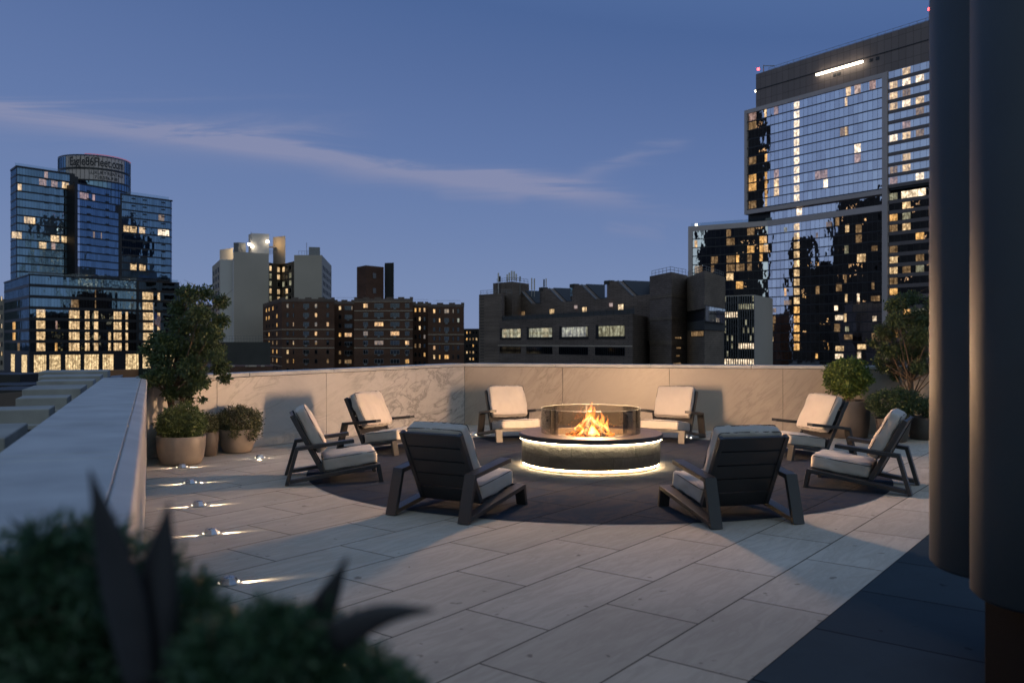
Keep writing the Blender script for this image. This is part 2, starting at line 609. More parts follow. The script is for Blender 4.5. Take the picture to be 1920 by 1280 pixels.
def flame_mat(name, strength, col_lo, col_hi, zmax):
    t = NT(name)
    p = t.pos(scale=(1, 1, 0.42))
    tcn = t.n('ShaderNodeTexCoord')
    sp = t.n('ShaderNodeSeparateXYZ'); t.l(tcn.outputs['Object'], sp.inputs[0])
    hz = t.math('DIVIDE', sp.outputs[2], zmax)
    nn = t.noise(p, 17, 6, 0.62, 1.6)
    lw = t.n('ShaderNodeLayerWeight', Blend=0.42)
    edge = t.math('SUBTRACT', 1.0, lw.outputs['Facing'])
    edge = t.math('POWER', edge, 1.5)
    br = t.ramp(nn, [(0.34, (0.0,) * 3), (0.46, (0.4,) * 3), (0.62, (1,) * 3)])
    k = t.math('MULTIPLY', edge, br)
    fade = t.math('SUBTRACT', 1.0, t.math('MULTIPLY', hz, 0.45))
    k = t.math('MULTIPLY', k, fade)
    c = t.mixc(t.math('MINIMUM', t.math('ADD', t.math('MULTIPLY', k, 1.1), 0.0), 1.0), col_hi, col_lo)
    e = t.n('ShaderNodeEmission')
    t.l(c, e.inputs[0]); t.l(t.math('MULTIPLY', k, strength), e.inputs[1])
    tr = t.n('ShaderNodeBsdfTransparent')
    ad = t.n('ShaderNodeAddShader')
    t.l(e.outputs[0], ad.inputs[0]); t.l(tr.outputs[0], ad.inputs[1])
    t.l(ad.outputs[0], t.out.inputs[0])
    return t.mat


M['flame'] = flame_mat('flame_fire', 8.0, (1.0, 0.52, 0.14), (1.0, 0.22, 0.03), 0.42)


def clear_glass(name, tint, refl=1.0, rough=0.0):
    t = NT(name)
    tr = t.n('ShaderNodeBsdfTransparent'); tr.inputs[0].default_value = (*tint, 1)
    gl = t.n('ShaderNodeBsdfGlossy', Roughness=rough); gl.inputs[0].default_value = (1, 1, 1, 1)
    fr = t.n('ShaderNodeFresnel', IOR=1.5)
    mx = t.n('ShaderNodeMixShader')
    t.l(t.math('MULTIPLY', fr.outputs[0], refl), mx.inputs[0])
    t.l(tr.outputs[0], mx.inputs[1]); t.l(gl.outputs[0], mx.inputs[2])
    t.l(mx.outputs[0], t.out.inputs[0])
    return t.mat


M['wind_glass'] = clear_glass('smoked_wind_guard_glass', (0.80, 0.77, 0.72), 0.8)
M['rail_glass'] = clear_glass('railing_glass', (0.80, 0.86, 0.88), 1.0)


def leafmat(name, dark, light, rough=0.45):
    t = NT(name)
    g = t.n('ShaderNodeNewGeometry')
    p = t.pos()
    nn = t.noise(p, 5.0, 3)
    f = t.math('MULTIPLY_ADD', g.outputs['Random Per Island'], 0.7, t.math('MULTIPLY_ADD', nn, 0.6, -0.15))
    mid = tuple((a + b) / 2 for a, b in zip(dark, light))
    c = t.ramp(f, [(0.1, dark), (0.55, mid), (0.9, light)])
    d = t.n('ShaderNodeBsdfPrincipled', Roughness=rough)
    t.l(c, d.inputs['Base Color'])
    tl = t.n('ShaderNodeBsdfTranslucent')
    t.l(c, tl.inputs[0])
    mx = t.n('ShaderNodeMixShader'); mx.inputs[0].default_value = 0.25
    t.l(d.outputs[0], mx.inputs[1]); t.l(tl.outputs[0], mx.inputs[2])
    t.l(mx.outputs[0], t.out.inputs[0])
    return t.mat


M['leaf_tree'] = leafmat('deep_green_tree_leaf', (0.030, 0.058, 0.028), (0.125, 0.16, 0.055))
M['leaf_round'] = leafmat('bright_topiary_leaf', (0.042, 0.09, 0.022), (0.22, 0.27, 0.055))
M['leaf_shrub'] = leafmat('glossy_shrub_leaf', (0.05, 0.085, 0.03), (0.19, 0.23, 0.07))
M['leaf_box'] = leafmat('small_olive_leaf', (0.042, 0.058, 0.028), (0.16, 0.16, 0.07))
M['leaf_fore'] = leafmat('foreground_needle_leaf', (0.022, 0.055, 0.032), (0.06, 0.13, 0.06))
M['blade'] = simple('dark_purple_blade', (0.020, 0.020, 0.024), 0.5, 0, 0.3, 8)
M['bark'] = simple('warm_brown_bark', (0.11, 0.075, 0.05), 0.85, 0, 0.3, 12, 0.5, 40)
M['pot_tan'] = simple('tan_clay_pot', (0.235, 0.20, 0.17), 0.5, 0, 0.16, 5, 0.2, 50)
M['pot_dark'] = simple('dark_grey_pot', (0.085, 0.072, 0.065), 0.55, 0, 0.15, 5, 0.2, 50)
M['soil'] = simple('potting_soil', (0.03, 0.022, 0.016), 0.95, 0, 0.4, 20, 0.8, 60)
M['steel'] = simple('brushed_aluminium', (0.55, 0.56, 0.58), 0.28, 1.0, 0.05, 8)
M['lamp_slot'] = emis('marker_lamp_lens', (1.0, 0.84, 0.6), 5.0)
M['column'] = simple('dark_bronze_column_cladding', (0.034, 0.043, 0.052), 0.6, 0.0, 0.15, 2.0, 0.06, 60)
M['column_base'] = simple('column_plinth', (0.007, 0.009, 0.012), 0.9, spec=0.05)
M['asphalt'] = simple('asphalt', (0.05, 0.05, 0.05), 0.85)
M['garden'] = simple('dry_brown_planting', (0.105, 0.075, 0.05), 0.95, 0, 0.45, 1.2, 1.0, 6)
M['tanwall'] = simple('tan_retaining_wall', (0.16, 0.115, 0.075), 0.8, 0, 0.15, 0.4)
M['rust'] = simple('orange_brown_wall', (0.26, 0.115, 0.05), 0.7, 0, 0.15, 0.6)
M['black'] = simple('black_metal', (0.010, 0.010, 0.011), 0.55)
M['hedge'] = simple('dark_hedge', (0.014, 0.02, 0.011), 0.95, 0, 0.5, 3, 1.0, 6)


def brick(name, c1, c2, mortar, w=0.5, h=0.16, msize=0.02):
    t = NT(name)
    g = t.n('ShaderNodeNewGeometry')
    sp = t.n('ShaderNodeSeparateXYZ'); t.l(g.outputs['Position'], sp.inputs[0])
    cb = t.n('ShaderNodeCombineXYZ')
    t.l(t.math('ADD', sp.outputs[0], sp.outputs[1]), cb.inputs[0]); t.l(sp.outputs[2], cb.inputs[1])
    br = t.n('ShaderNodeTexBrick')
    for k, val in (('Scale', 1.0), ('Brick Width', w), ('Row Height', h), ('Mortar Size', msize)):
        br.inputs[k].default_value = val
    br.inputs['Color1'].default_value = (*c1, 1); br.inputs['Color2'].default_value = (*c2, 1)
    br.inputs['Mortar'].default_value = (*mortar, 1)
    t.l(cb.outputs[0], br.inputs['Vector'])
    mm = t.n('ShaderNodeMapping'); mm.inputs['Scale'].default_value = (0.06, 0.06, 0.22)
    t.l(g.outputs['Position'], mm.inputs[0])
    n1 = t.noise(mm.outputs[0], 1.5, 7, 0.65)
    c = t.mixc(1.0, br.outputs['Color'], t.ramp(n1, [(0.3, (0.7,) * 3), (0.7, (1.25,) * 3)]), 'MULTIPLY')
    return t.bsdf(c, 0.85, 0, None, 0.3)


M['brick_red'] = brick('dark_red_brick', (0.115, 0.050, 0.030), (0.145, 0.064, 0.038), (0.08, 0.06, 0.05))
M['brick_brown'] = brick('brown_block_masonry', (0.17, 0.124, 0.10), (0.215, 0.16, 0.13), (0.10, 0.08, 0.068), 1.2, 0.35, 0.04)
M['brick_warm'] = brick('warm_block_masonry', (0.19, 0.138, 0.10), (0.235, 0.172, 0.125), (0.11, 0.09, 0.07), 1.2, 0.35, 0.04)
M['brick_dark'] = brick('dark_tower_brick', (0.034, 0.026, 0.024), (0.042, 0.032, 0.029), (0.02, 0.018, 0.016))
M['stone_band'] = simple('pale_stone_band', (0.50, 0.40, 0.31), 0.8, 0, 0.1, 0.5)
M['parapet_brick'] = brick('parapet_brick', (0.15, 0.105, 0.09), (0.18, 0.13, 0.11), (0.1, 0.08, 0.07))
M['render'] = simple('pale_rendered_wall', (0.45, 0.39, 0.335), 0.85, 0, 0.07, 0.08, 0.05, 3)
M['render_light'] = simple('light_rendered_wall', (0.56, 0.53, 0.52), 0.85, 0, 0.05, 0.08, 0.05, 3)
M['roofdark'] = simple('dark_roofing', (0.03, 0.03, 0.032), 0.7)
M['metal_grey'] = simple('roof_plant_grey_metal', (0.20, 0.20, 0.21), 0.5, 0.3)
M['tower_frame'] = simple('pale_bronze_tower_frame', (0.46, 0.39, 0.38), 0.5, 0.1, 0.06, 0.2)
M['mullion'] = simple('dark_mullion', (0.018, 0.018, 0.022), 0.5)
M['spandrel'] = simple('bronze_spandrel', (0.15, 0.122, 0.118), 0.5, 0.2)
M['dark_concrete'] = simple('dark_board_concrete', (0.055, 0.052, 0.048), 0.85, 0, 0.2, 0.3)


def panel_mat(name, col, pw, ph, line=0.5):
    t = NT(name)
    g = t.n('ShaderNodeNewGeometry')
    sp = t.n('ShaderNodeSeparateXYZ'); t.l(g.outputs['Position'], sp.inputs[0])
    cb = t.n('ShaderNodeCombineXYZ')
    t.l(t.math('MULTIPLY', sp.outputs[1], 1.24), cb.inputs[0]); t.l(sp.outputs[2], cb.inputs[1])
    br = t.n('ShaderNodeTexBrick'); br.offset = 0.0
    for k, val in (('Scale', 1.0), ('Brick Width', pw), ('Row Height', ph), ('Mortar Size', 0.06)):
        br.inputs[k].default_value = val
    br.inputs['Color1'].default_value = (*[x * 0.92 for x in col], 1); br.inputs['Color2'].default_value = (*[x * 1.08 for x in col], 1)
    br.inputs['Mortar'].default_value = (*[x * line for x in col], 1)
    t.l(cb.outputs[0], br.inputs['Vector'])
    return t.bsdf(br.outputs['Color'], 0.55, 0.1, None, 0.4)


M['crown'] = panel_mat('bronze_crown_panels', (0.20, 0.155, 0.142), 2.0, 3.3)


def mirror_glass(name, col, rough=0.02, jitter=0.0, base=(0.01, 0.012, 0.016), mixf=0.75):
    t = NT(name)
    g = t.n('ShaderNodeNewGeometry')
    rnd = g.outputs['Random Per Island']
    gl = t.n('ShaderNodeBsdfGlossy', Roughness=rough)
    c = t.ramp(rnd, [(0.0, tuple(x * 0.78 for x in col)), (1.0, tuple(min(1, x * 1.1) for x in col))])
    t.l(c, gl.inputs[0])
    mmp = t.n('ShaderNodeMapping'); mmp.inputs['Scale'].default_value = (0.35, 0.35, 0.25)
    t.l(g.outputs['Position'], mmp.inputs[0])
    wv = t.noise(mmp.outputs[0], 1.0, 2, 0.5)
    t.l(t.bump(wv, 0.3, jitter), gl.inputs['Normal'])
    df = t.n('ShaderNodeBsdfDiffuse'); df.inputs[0].default_value = (*base, 1)
    mx = t.n('ShaderNodeMixShader'); mx.inputs[0].default_value = mixf
    t.l(df.outputs[0], mx.inputs[1]); t.l(gl.outputs[0], mx.inputs[2])
    t.l(mx.outputs[0], t.out.inputs[0])
    return t.mat


M['glass_tower'] = mirror_glass('reflective_tower_glass', (0.98, 0.97, 1.0), 0.012, 0.06, mixf=0.95)
M['glass_blue'] = mirror_glass('blue_curtain_glass', (0.22, 0.34, 0.46), 0.03, 0.12, mixf=0.85)
M['glass_strip'] = mirror_glass('pale_corner_glass', (0.75, 0.80, 0.88), 0.02, 0.05, mixf=0.9)
M['glass_dark'] = mirror_glass('dark_window_glass', (0.085, 0.095, 0.11), 0.05, 0.02, mixf=0.7)
M['sign_panel'] = simple('pale_sign_panel', (0.62, 0.53, 0.50), 0.6, 0, 0.04, 0.5)
M['sign_letter'] = simple('dark_sign_letter', (0.02, 0.022, 0.03), 0.6)


def lit(name, col, strength, var=0.6, refl=0.25, scale=1.1):
    """a room seen through a window: uneven lamp light, curtains and furniture"""
    t = NT(name)
    g = t.n('ShaderNodeNewGeometry')
    mmp = t.n('ShaderNodeMapping'); mmp.inputs['Scale'].default_value = (scale, scale, scale * 0.8)
    t.l(g.outputs['Position'], mmp.inputs[0])
    nn = t.noise(mmp.outputs[0], 1.2, 4, 0.65)
    st = t.ramp(nn, [(0.33, (0.22,) * 3), (0.5, (0.75,) * 3), (0.64, (1.4,) * 3)])
    rnd = t.math('MULTIPLY_ADD', g.outputs['Random Per Island'], var, 1.0 - var * 0.6)
    mm2 = t.n('ShaderNodeMapping'); mm2.inputs['Scale'].default_value = (1.5, 1.5, 0.08)
    t.l(g.outputs['Position'], mm2.inputs[0])
    cur = t.noise(mm2.outputs[0], 1.0, 2, 0.5)
    curt = t.ramp(cur, [(0.38, (0.75,) * 3), (0.55, (1.1,) * 3)])
    k = t.math('MULTIPLY', t.math('MULTIPLY', st, rnd), t.math('MULTIPLY', curt, strength))
    c = t.mixc(nn, tuple(x * y for x, y in zip(col, (1, 0.72, 0.5))), col)
    e = t.n('ShaderNodeEmission'); t.l(c, e.inputs[0]); t.l(k, e.inputs[1])
    gl = t.n('ShaderNodeBsdfGlossy', Roughness=0.03); gl.inputs[0].default_value = (refl, refl, refl, 1)
    ad = t.n('ShaderNodeAddShader')
    t.l(e.outputs[0], ad.inputs[0]); t.l(gl.outputs[0], ad.inputs[1])
    t.l(ad.outputs[0], t.out.inputs[0])
    return t.mat


M['lit_cream'] = lit('cream_lit_room', (1.0, 0.78, 0.46), 0.98)
M['lit_amber'] = lit('amber_lit_room', (1.0, 0.62, 0.23), 0.95)
M['lit_white'] = lit('white_lit_room', (1.0, 0.90, 0.70), 1.5)
M['lit_dim'] = lit('dim_lit_room', (0.85, 0.60, 0.33), 0.30)
M['lit_pink'] = lit('dusky_blind_room', (0.85, 0.62, 0.60), 0.42)
M['lit_green'] = lit('greenish_lit_room', (0.75, 0.82, 0.62), 0.42)
M['lit_lobby'] = lit('bright_lobby', (1.0, 0.82, 0.48), 1.05, 0.3)
LITS = ['lit_cream', 'lit_amber', 'lit_white', 'lit_dim', 'lit_pink', 'lit_green']


def struct(mb, name, mats, **kw):
    return tag(mb.build(name, mats, **kw), kind='structure')


# ------------------------------------------------------------------ the setting: ground
G0 = -9.0
mb = MB()
mb.face([(-3000, -600, G0), (3000, -600, G0), (3000, 4500, G0), (-3000, 4500, G0)])
struct(mb, 'street_ground', M['asphalt'])

C1 = Vector((-5.05, 11.70)); C2 = Vector((-0.934, 16.64)); C3 = Vector((9.6, 13.97))


def lw(d):   # inner face of the left parapet
    return -0.058 - 0.427 * d


PL0 = Vector((lw(-2.0), -2.0))
# terrace floor: one slab top of pale paving, dark disc and blue border laid on it
fl = [(PL0.x - 0.1, PL0.y), (7.0, -2.0), (12.0, 4.0), (C3.x + 0.2, C3.y + 0.1), (C2.x, C2.y + 0.1), (C1.x - 0.1, C1.y)]
mb = MB()
mb.prism(fl, -0.35, 0.0)
struct(mb, 'terrace_floor', M['paving'])
PIT = Vector((1.03, 11.08))
mb = MB()
RC = 3.62
ring = [(PIT.x + RC * math.cos(2 * math.pi * k / 160), PIT.y + RC * math.sin(2 * math.pi * k / 160), 0.004) for k in range(160)]
mb.face(ring)
struct(mb, 'dark_paving_circle', M['dark_paving'])
# blue border right of the line c = -1.553
c0 = -1.553
p0 = N_ * c0 + U * (-2.0)
p1 = N_ * c0 + U * 13.0
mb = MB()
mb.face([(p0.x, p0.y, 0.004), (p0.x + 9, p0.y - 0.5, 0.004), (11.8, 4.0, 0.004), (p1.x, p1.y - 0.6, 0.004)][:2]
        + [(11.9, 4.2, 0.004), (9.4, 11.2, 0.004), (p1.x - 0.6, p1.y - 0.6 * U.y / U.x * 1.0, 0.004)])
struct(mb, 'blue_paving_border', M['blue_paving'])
mb = MB()
mb.prism([(fl[0][0] - 1.2, -2.2), (7.2, -2.2), (12.6, 4.0), (C3.x + 1, C3.y + 0.4), (C2.x - 0.1, C2.y + 0.42), (C1.x - 0.6, C1.y + 0.3), (C1.x - 0.8, 11)], G0, -0.36)
struct(mb, 'terrace_substructure', M['concrete'])

# ------------------------------------------------------------------ parapets
def parapet(name, label, A, B, zA, zB, thick, mat, njoint, joint_px=(), parts_mat=None, out=None):
    """clad wall from A to B (inner face), its thickness going outward"""
    t = thing(name, label, 'wall', (A.x, A.y, 0))
    dv = (B - A); L = dv.length; dv = dv / L
    nrm = Vector((-dv.y, dv.x))
    if out is not None and nrm.dot(out) < 0: nrm = -nrm
    gap = 0.007
    cuts = [0.0] + list(njoint) + [L]
    core = MB()
    a = nrm * 0.03; b = nrm * (thick - 0.01)
    core.hexa([(a.x, a.y, -0.3), (dv.x * L + a.x, dv.y * L + a.y, -0.3), (dv.x * L + b.x, dv.y * L + b.y, -0.3), (b.x, b.y, -0.3),
               (a.x, a.y, zA - 0.062), (dv.x * L + a.x, dv.y * L + a.y, zB - 0.062), (dv.x * L + b.x, dv.y * L + b.y, zB - 0.062), (b.x, b.y, zA - 0.062)])
    core.build('wall_core', M['joint'], t)
    for i in range(len(cuts) - 1):
        s0, s1 = cuts[i] + gap / 2, cuts[i + 1] - gap / 2
        z0 = zA + (zB - zA) * s0 / L - 0.066; z1 = zA + (zB - zA) * s1 / L - 0.066
        m_ = MB()
        P = lambda s, o, z: (dv.x * s + nrm.x * o, dv.y * s + nrm.y * o, z)
        m_.hexa([P(s0, 0, 0.004), P(s1, 0, 0.004), P(s1, 0.029, 0.004), P(s0, 0.029, 0.004),
                 P(s0, 0, z0), P(s1, 0, z1), P(s1, 0.029, z1), P(s0, 0.029, z0)])
        m_.build('stone_panel', mat if not callable(mat) else mat(i), t, bevel=0.002)
    # coping stones
    n = max(1, int(round(L / 1.83)))
    for i in range(n):
        s0, s1 = L * i / n + gap / 2, L * (i + 1) / n - gap / 2
        z0 = zA + (zB - zA) * s0 / L; z1 = zA + (zB - zA) * s1 / L
        m_ = MB()
        P = lambda s, o, z: (dv.x * s + nrm.x * o, dv.y * s + nrm.y * o, z)
        m_.hexa([P(s0, -0.012, z0 - 0.058), P(s1, -0.012, z1 - 0.058), P(s1, thick, z1 - 0.058), P(s0, thick, z0 - 0.058),
                 P(s0, -0.012, z0), P(s1, -0.012, z1), P(s1, thick, z1), P(s0, thick, z0)])
        m_.build('coping_stone', M['coping'], t, bevel=0.006)
    return t


L1 = (C2 - C1).length
L2 = (C3 - C2).length


def along(A, B, px):
    """distance along AB where the sight line of column px crosses it"""
    k = (px - CX) / F
    dv = (B - A); L = dv.length; dv = dv / L
    return (k * A.y - A.x) / (dv.x - k * dv.y)


parapet('marble_parapet', 'white veined marble parapet of large slabs behind the left potted plants', C1, C2, 1.13, 1.2, 0.34, M['marble'],
        [along(C1, C2, q) for q in (407, 612, 780)], out=Vector((-1, 1)))
parapet('tan_stone_parapet', 'tan stone parapet running behind the fire pit to the right', C2, C3, 1.2, 1.2, 0.34, M['marble_tan'],
        [along(C2, C3, q) for q in (1055, 1255, 1468)], out=Vector((0, 1)))
# left parapet: broad blue-lit top beside the camera
tL = thing('broad_parapet', 'broad low stone parapet with wide pale top running away on the left', 'wall', (0, 0, 0))
dL = Vector((lw(11.7) - lw(-2), 13.7)); LL = dL.length; dL /= LL
nL = Vector((-dL.y, dL.x))                     # outward (to the left)
PW = lambda s, o, z: (PL0.x + dL.x * s + nL.x * o, PL0.y + dL.y * s + nL.y * o, z)
mb = MB()
mb.hexa([PW(0, 0.03, -0.3), PW(LL, 0.03, -0.3), PW(LL, 0.52, -0.3), PW(0, 0.52, -0.3), PW(0, 0.03, 1.06), PW(LL, 0.03, 1.06), PW(LL, 0.52, 1.06), PW(0, 0.52, 1.06)])
mb.build('wall_core', M['joint'], tL)
sj = np.linspace(0, LL, 9)
for i in range(8):
    m_ = MB(); a, b = sj[i] + .003, sj[i + 1] - .003
    m_.hexa([PW(a, 0, 0.004), PW(b, 0, 0.004), PW(b, 0.029, 0.004), PW(a, 0.029, 0.004), PW(a, 0, 1.055), PW(b, 0, 1.055), PW(b, 0.029, 1.055), PW(a, 0.029, 1.055)])
    m_.build('stone_panel', M['marble'], tL, bevel=0.002)
# coping: alternate long and short stones as in the photo's double joints
s = 0.0
k = 0
while s < LL - 0.05:
    ln = 1.36 if k % 2 == 0 else 0.19
    a, b = s + 0.006, min(s + ln, LL) - 0.006
    m_ = MB()
    m_.hexa([PW(a, 0.069, 1.07), PW(b, 0.069, 1.07), PW(b, 0.545, 1.07), PW(a, 0.545, 1.07), PW(a, 0.069, 1.13), PW(b, 0.069, 1.13), PW(b, 0.545, 1.13), PW(a, 0.545, 1.13)])
    m_.build('coping_stone', M['coping'], tL, bevel=0.004)
    s += ln; k += 1
m_ = MB()
m_.hexa([PW(0, -0.012, 1.062), PW(LL, -0.012, 1.062), PW(LL, 0.066, 1.062), PW(0, 0.066, 1.062), PW(0, 0.0, 1.110), PW(LL, 0.0, 1.110), PW(LL, 0.066, 1.128), PW(0, 0.066, 1.128)])
m_.build('edge_stone', M['coping'], tL, bevel=0.008)
# slate ledge outside it
mb = MB()
mb.hexa([PW(0, 0.55, -0.3), PW(LL + 9, 0.55, -0.3), PW(LL + 9, 0.79, -0.3), PW(0, 0.79, -0.3), PW(0, 0.55, 0.86), PW(LL + 9, 0.55, 0.86), PW(LL + 9, 0.79, 0.84), PW(0, 0.79, 0.84)])
tag(mb.build('slate_ledge', M['slate'], bevel=0.004), 'dark wet slate ledge outside the broad parapet', 'ledge')
# concrete fins beyond the ledge
fins = [(4.7, 5.4, 0.92, .5), (6.1, 7.1, 1.0, .75), (8.45, 8.9, 1.0, .52), (10.1, 10.6, 1.0, .50), (11.9, 13.0, 1.0, .68), (14.3, 15.0, 1.0, .8), (16.2, 17.2, 1.0, 1.0), (18.8, 20.0, 1.0, 1.3)]
finlab = ['nearest low concrete planter block beside the slate ledge', 'wide pale-topped concrete block with dark stains left of the slate ledge',
          'third narrow concrete block from the camera along the slate ledge', 'fourth concrete block along the ledge with a lower slab before it',
          'fifth concrete block along the ledge, long with a pale top', 'sixth concrete block along the ledge stepping away',
          'seventh concrete block along the ledge near its far end', 'farthest concrete block at the end of the slate ledge']
for (a, b, z, w), lab in zip(fins, finlab):
    # a, b given as depths; convert to s along the wall
    sa, sb = (a + 2) / dL.y - 0.45, (b + 2) / dL.y - 0.45
    t = thing('concrete_block', lab, 'concrete block', PW((sa + sb) / 2, 0.8 + w / 2, 0), 0, 'concrete blocks along the slate ledge')
    o = Vector(t.location)
    S = lambda s_, oo, zz: tuple(Vector(PW(s_, oo, zz)) - o)
    m_ = MB()
    m_.hexa([S(sa, 0.80, -0.2), S(sb, 0.80, -0.2), S(sb, 0.80 + w, -0.2), S(sa, 0.80 + w, -0.2), S(sa, 0.80, z), S(sb, 0.80, z), S(sb, 0.80 + w, z), S(sa, 0.80 + w, z)])
    m_.build('upper_slab', M['concrete'], t, bevel=0.01)
    m_ = MB()
    q = sa - 0.16
    m_.hexa([S(q, 0.87, z - 0.17), S(sa - .003, 0.87, z - 0.17), S(sa - .003, 0.87 + w * .62, z - 0.17), S(q, 0.87 + w * .62, z - 0.17),
             S(q, 0.87, z - 0.13), S(sa - .003, 0.87, z - 0.13), S(sa - .003, 0.87 + w * .62, z - 0.13), S(q, 0.87 + w * .62, z - 0.13)])
    m_.build('lower_slab', M['concrete'], t, bevel=0.006)

# garden beyond, a level lower
def sheet(name, x0, x1, y0, y1, nx, ny, fz, mat):
    mb = MB()
    for j in range(ny):
        for i in range(nx):
            xa, xb = x0 + (x1 - x0) * i / nx, x0 + (x1 - x0) * (i + 1) / nx
            ya, yb = y0 + (y1 - y0) * j / ny, y0 + (y1 - y0) * (j + 1) / ny
            mb.face([(xa, ya, fz(xa, ya)), (xb, ya, fz(xb, ya)), (xb, yb, fz(xb, yb)), (xa, yb, fz(xa, yb))])
    o = mb.build(name, mat, smooth=True)
    return tag(o, kind='structure')


def gardz(x, y):
    return -0.42 + 0.10 * mnoise.noise(Vector((x * 0.4, y * 0.4, 0)))


mb = MB()
GP = [(-4.9, 0), (-60, -6), (-75, 52), (-14.5, 46), (-7.5, 14.5)]
t0 = []
bm = bmesh.new()
vs = [bm.verts.new((x, y, 0)) for x, y in GP]
bm.faces.new(vs)
for _ in range(6):
    bmesh.ops.subdivide_edges(bm, edges=[e for e in bm.edges if e.calc_length() > 1.6], cuts=1, use_grid_fill=True)
bmesh.ops.triangulate(bm, faces=bm.faces)
for v_ in bm.verts:
    v_.co.z = gardz(v_.co.x, v_.co.y)
me = bpy.data.meshes.new('garden_ground'); bm.to_mesh(me); bm.free()
me.materials.append(M['garden'])
og = link(bpy.data.objects.new('garden_ground', me)); tag(og, kind='structure')

# dry planting on the garden ground
rnd = random.Random(5)
mb = MB()
for k in range(2600):
    y = rnd.uniform(8, 34); x = -0.74 * y * rnd.uniform(0.62, 1.0) - 0.6
    if x > lw(y) - 3.4: continue
    z = gardz(x, y); h = rnd.uniform(0.12, 0.4)
    a = rnd.uniform(0, 6.28); w = 0.03
    lx, ly = rnd.uniform(-.12, .12), rnd.uniform(-.12, .12)
    mb.face([(x - w * math.cos(a), y - w * math.sin(a), z), (x + w * math.cos(a), y + w * math.sin(a), z), (x + lx, y + ly, z + h)])
tag(mb.build('dry_grass', leafmat('dry_grass_leaf', (0.07, 0.05, 0.03), (0.16, 0.12, 0.07)), recalc=False), 'dry brown grasses on the lower garden ground', 'grass', kind='stuff')

# dark stepped plinths, tan wall, black coping line, orange wall, hedge at the far side of the garden
def wall_px(name, label, cat, pxa, pya_top, da, pxb, pyb_top, db, zbot, thick, mat, group=None):
    A = Vector((gx(pxa, da), da)); B = Vector((gx(pxb, db), db))
    m_ = MB()
    n_ = Vector((0, thick))
    za, zb = gz(pya_top, da), gz(pyb_top, db)
    m_.hexa([(A.x, A.y, zbot), (B.x, B.y, zbot), (B.x, B.y + thick, zbot), (A.x, A.y + thick, zbot), (A.x, A.y, za), (B.x, B.y, zb), (B.x, B.y + thick, zb), (A.x, A.y + thick, za)])
    return tag(m_.build(name, mat, bevel=0.02), label, cat, group)


wall_px('retaining_wall', 'long tan retaining wall at the back of the lower garden', 'wall', -60, 709, 44, 200, 699, 50, -1.2, 0.4, M['tanwall'])
wall_px('steel_kerb', 'thin black kerb running along the far garden edge', 'kerb', -80, 701.5, 55, 300, 694.5, 60, -2.0, 0.4, M['black'])
wall_px('orange_wall', 'short orange-brown wall at the far end of the garden', 'wall', 183, 694, 52, 259, 692, 53, -1.5, 0.4, M['rust'])
wall_px('clipped_hedge', 'dark clipped hedge right of the orange wall', 'hedge', 259.5, 691, 52.5, 345, 690, 54, -1.5, 1.5, M['hedge'])
st = thing('garden_steps', 'black stepped metal platform at the far left of the garden', 'steps', (gx(20, 30), 30, -1))
for (xa, xb, yt, d_) in ((-60, 38, 702, 32), (-60, 45, 722, 29.5), (-60, 72, 731, 27)):
    m_ = MB()
    xx0, xx1 = gx(xa, d_), gx(xb, d_)
    m_.box(xx0 - st.location.x, xx1 - st.location.x, d_ - 30, d_ - 30 + 2.4, -0.6, gz(yt, d_) + 1)
    m_.build('step', M['black'], st, bevel=0.01)
wall_px('garden_kerb', 'pale curved kerb line across the brown garden', 'kerb', -60, 742, 22, 82, 731, 25, -0.8, 0.12, M['tanwall'])

# ------------------------------------------------------------------ armchairs
def mitre_path(pts, th, end_dirs=(None, None)):
    """2D polyline -> left and right offset points with mitres"""
    n = len(pts)
    L_, R_ = [], []
    for i in range(n):
        p = Vector(pts[i])
        if i == 0 or i == n - 1:
            d = (Vector(pts[1]) - p) if i == 0 else (p - Vector(pts[n - 2]))
            d.normalize()
            cut = end_dirs[0 if i == 0 else 1]
            nn_ = Vector((-d.y, d.x))
            if cut is None:
                off = nn_ * th / 2
            else:
                c = Vector(cut).normalized()
                off = c * (th / 2 / max(0.2, abs(c.dot(nn_)))) * (1 if c.dot(nn_) > 0 else -1)
        else:
            d1 = (p - Vector(pts[i - 1])).normalized(); d2 = (Vector(pts[i + 1]) - p).normalized()
            n1 = Vector((-d1.y, d1.x)); n2 = Vector((-d2.y, d2.x))
            m = (n1 + n2).normalized()
            off = m * (th / 2 / max(0.35, m.dot(n1)))
        L_.append(p + off); R_.append(p - off)
    return L_, R_


def bent_strip(parent, pts, th, x0, x1, names, mat, ends=(None, None), bevel=0.003):
    Lp, Rp = mitre_path(pts, th, ends)
    for i, nm in enumerate(names):
        m_ = MB()
        q = [Lp[i], Lp[i + 1], Rp[i + 1], Rp[i]]
        m_.extr([(x0, a.x, a.y) for a in q], (x1 - x0, 0, 0))
        m_.build(nm, mat, parent, bevel=bevel)


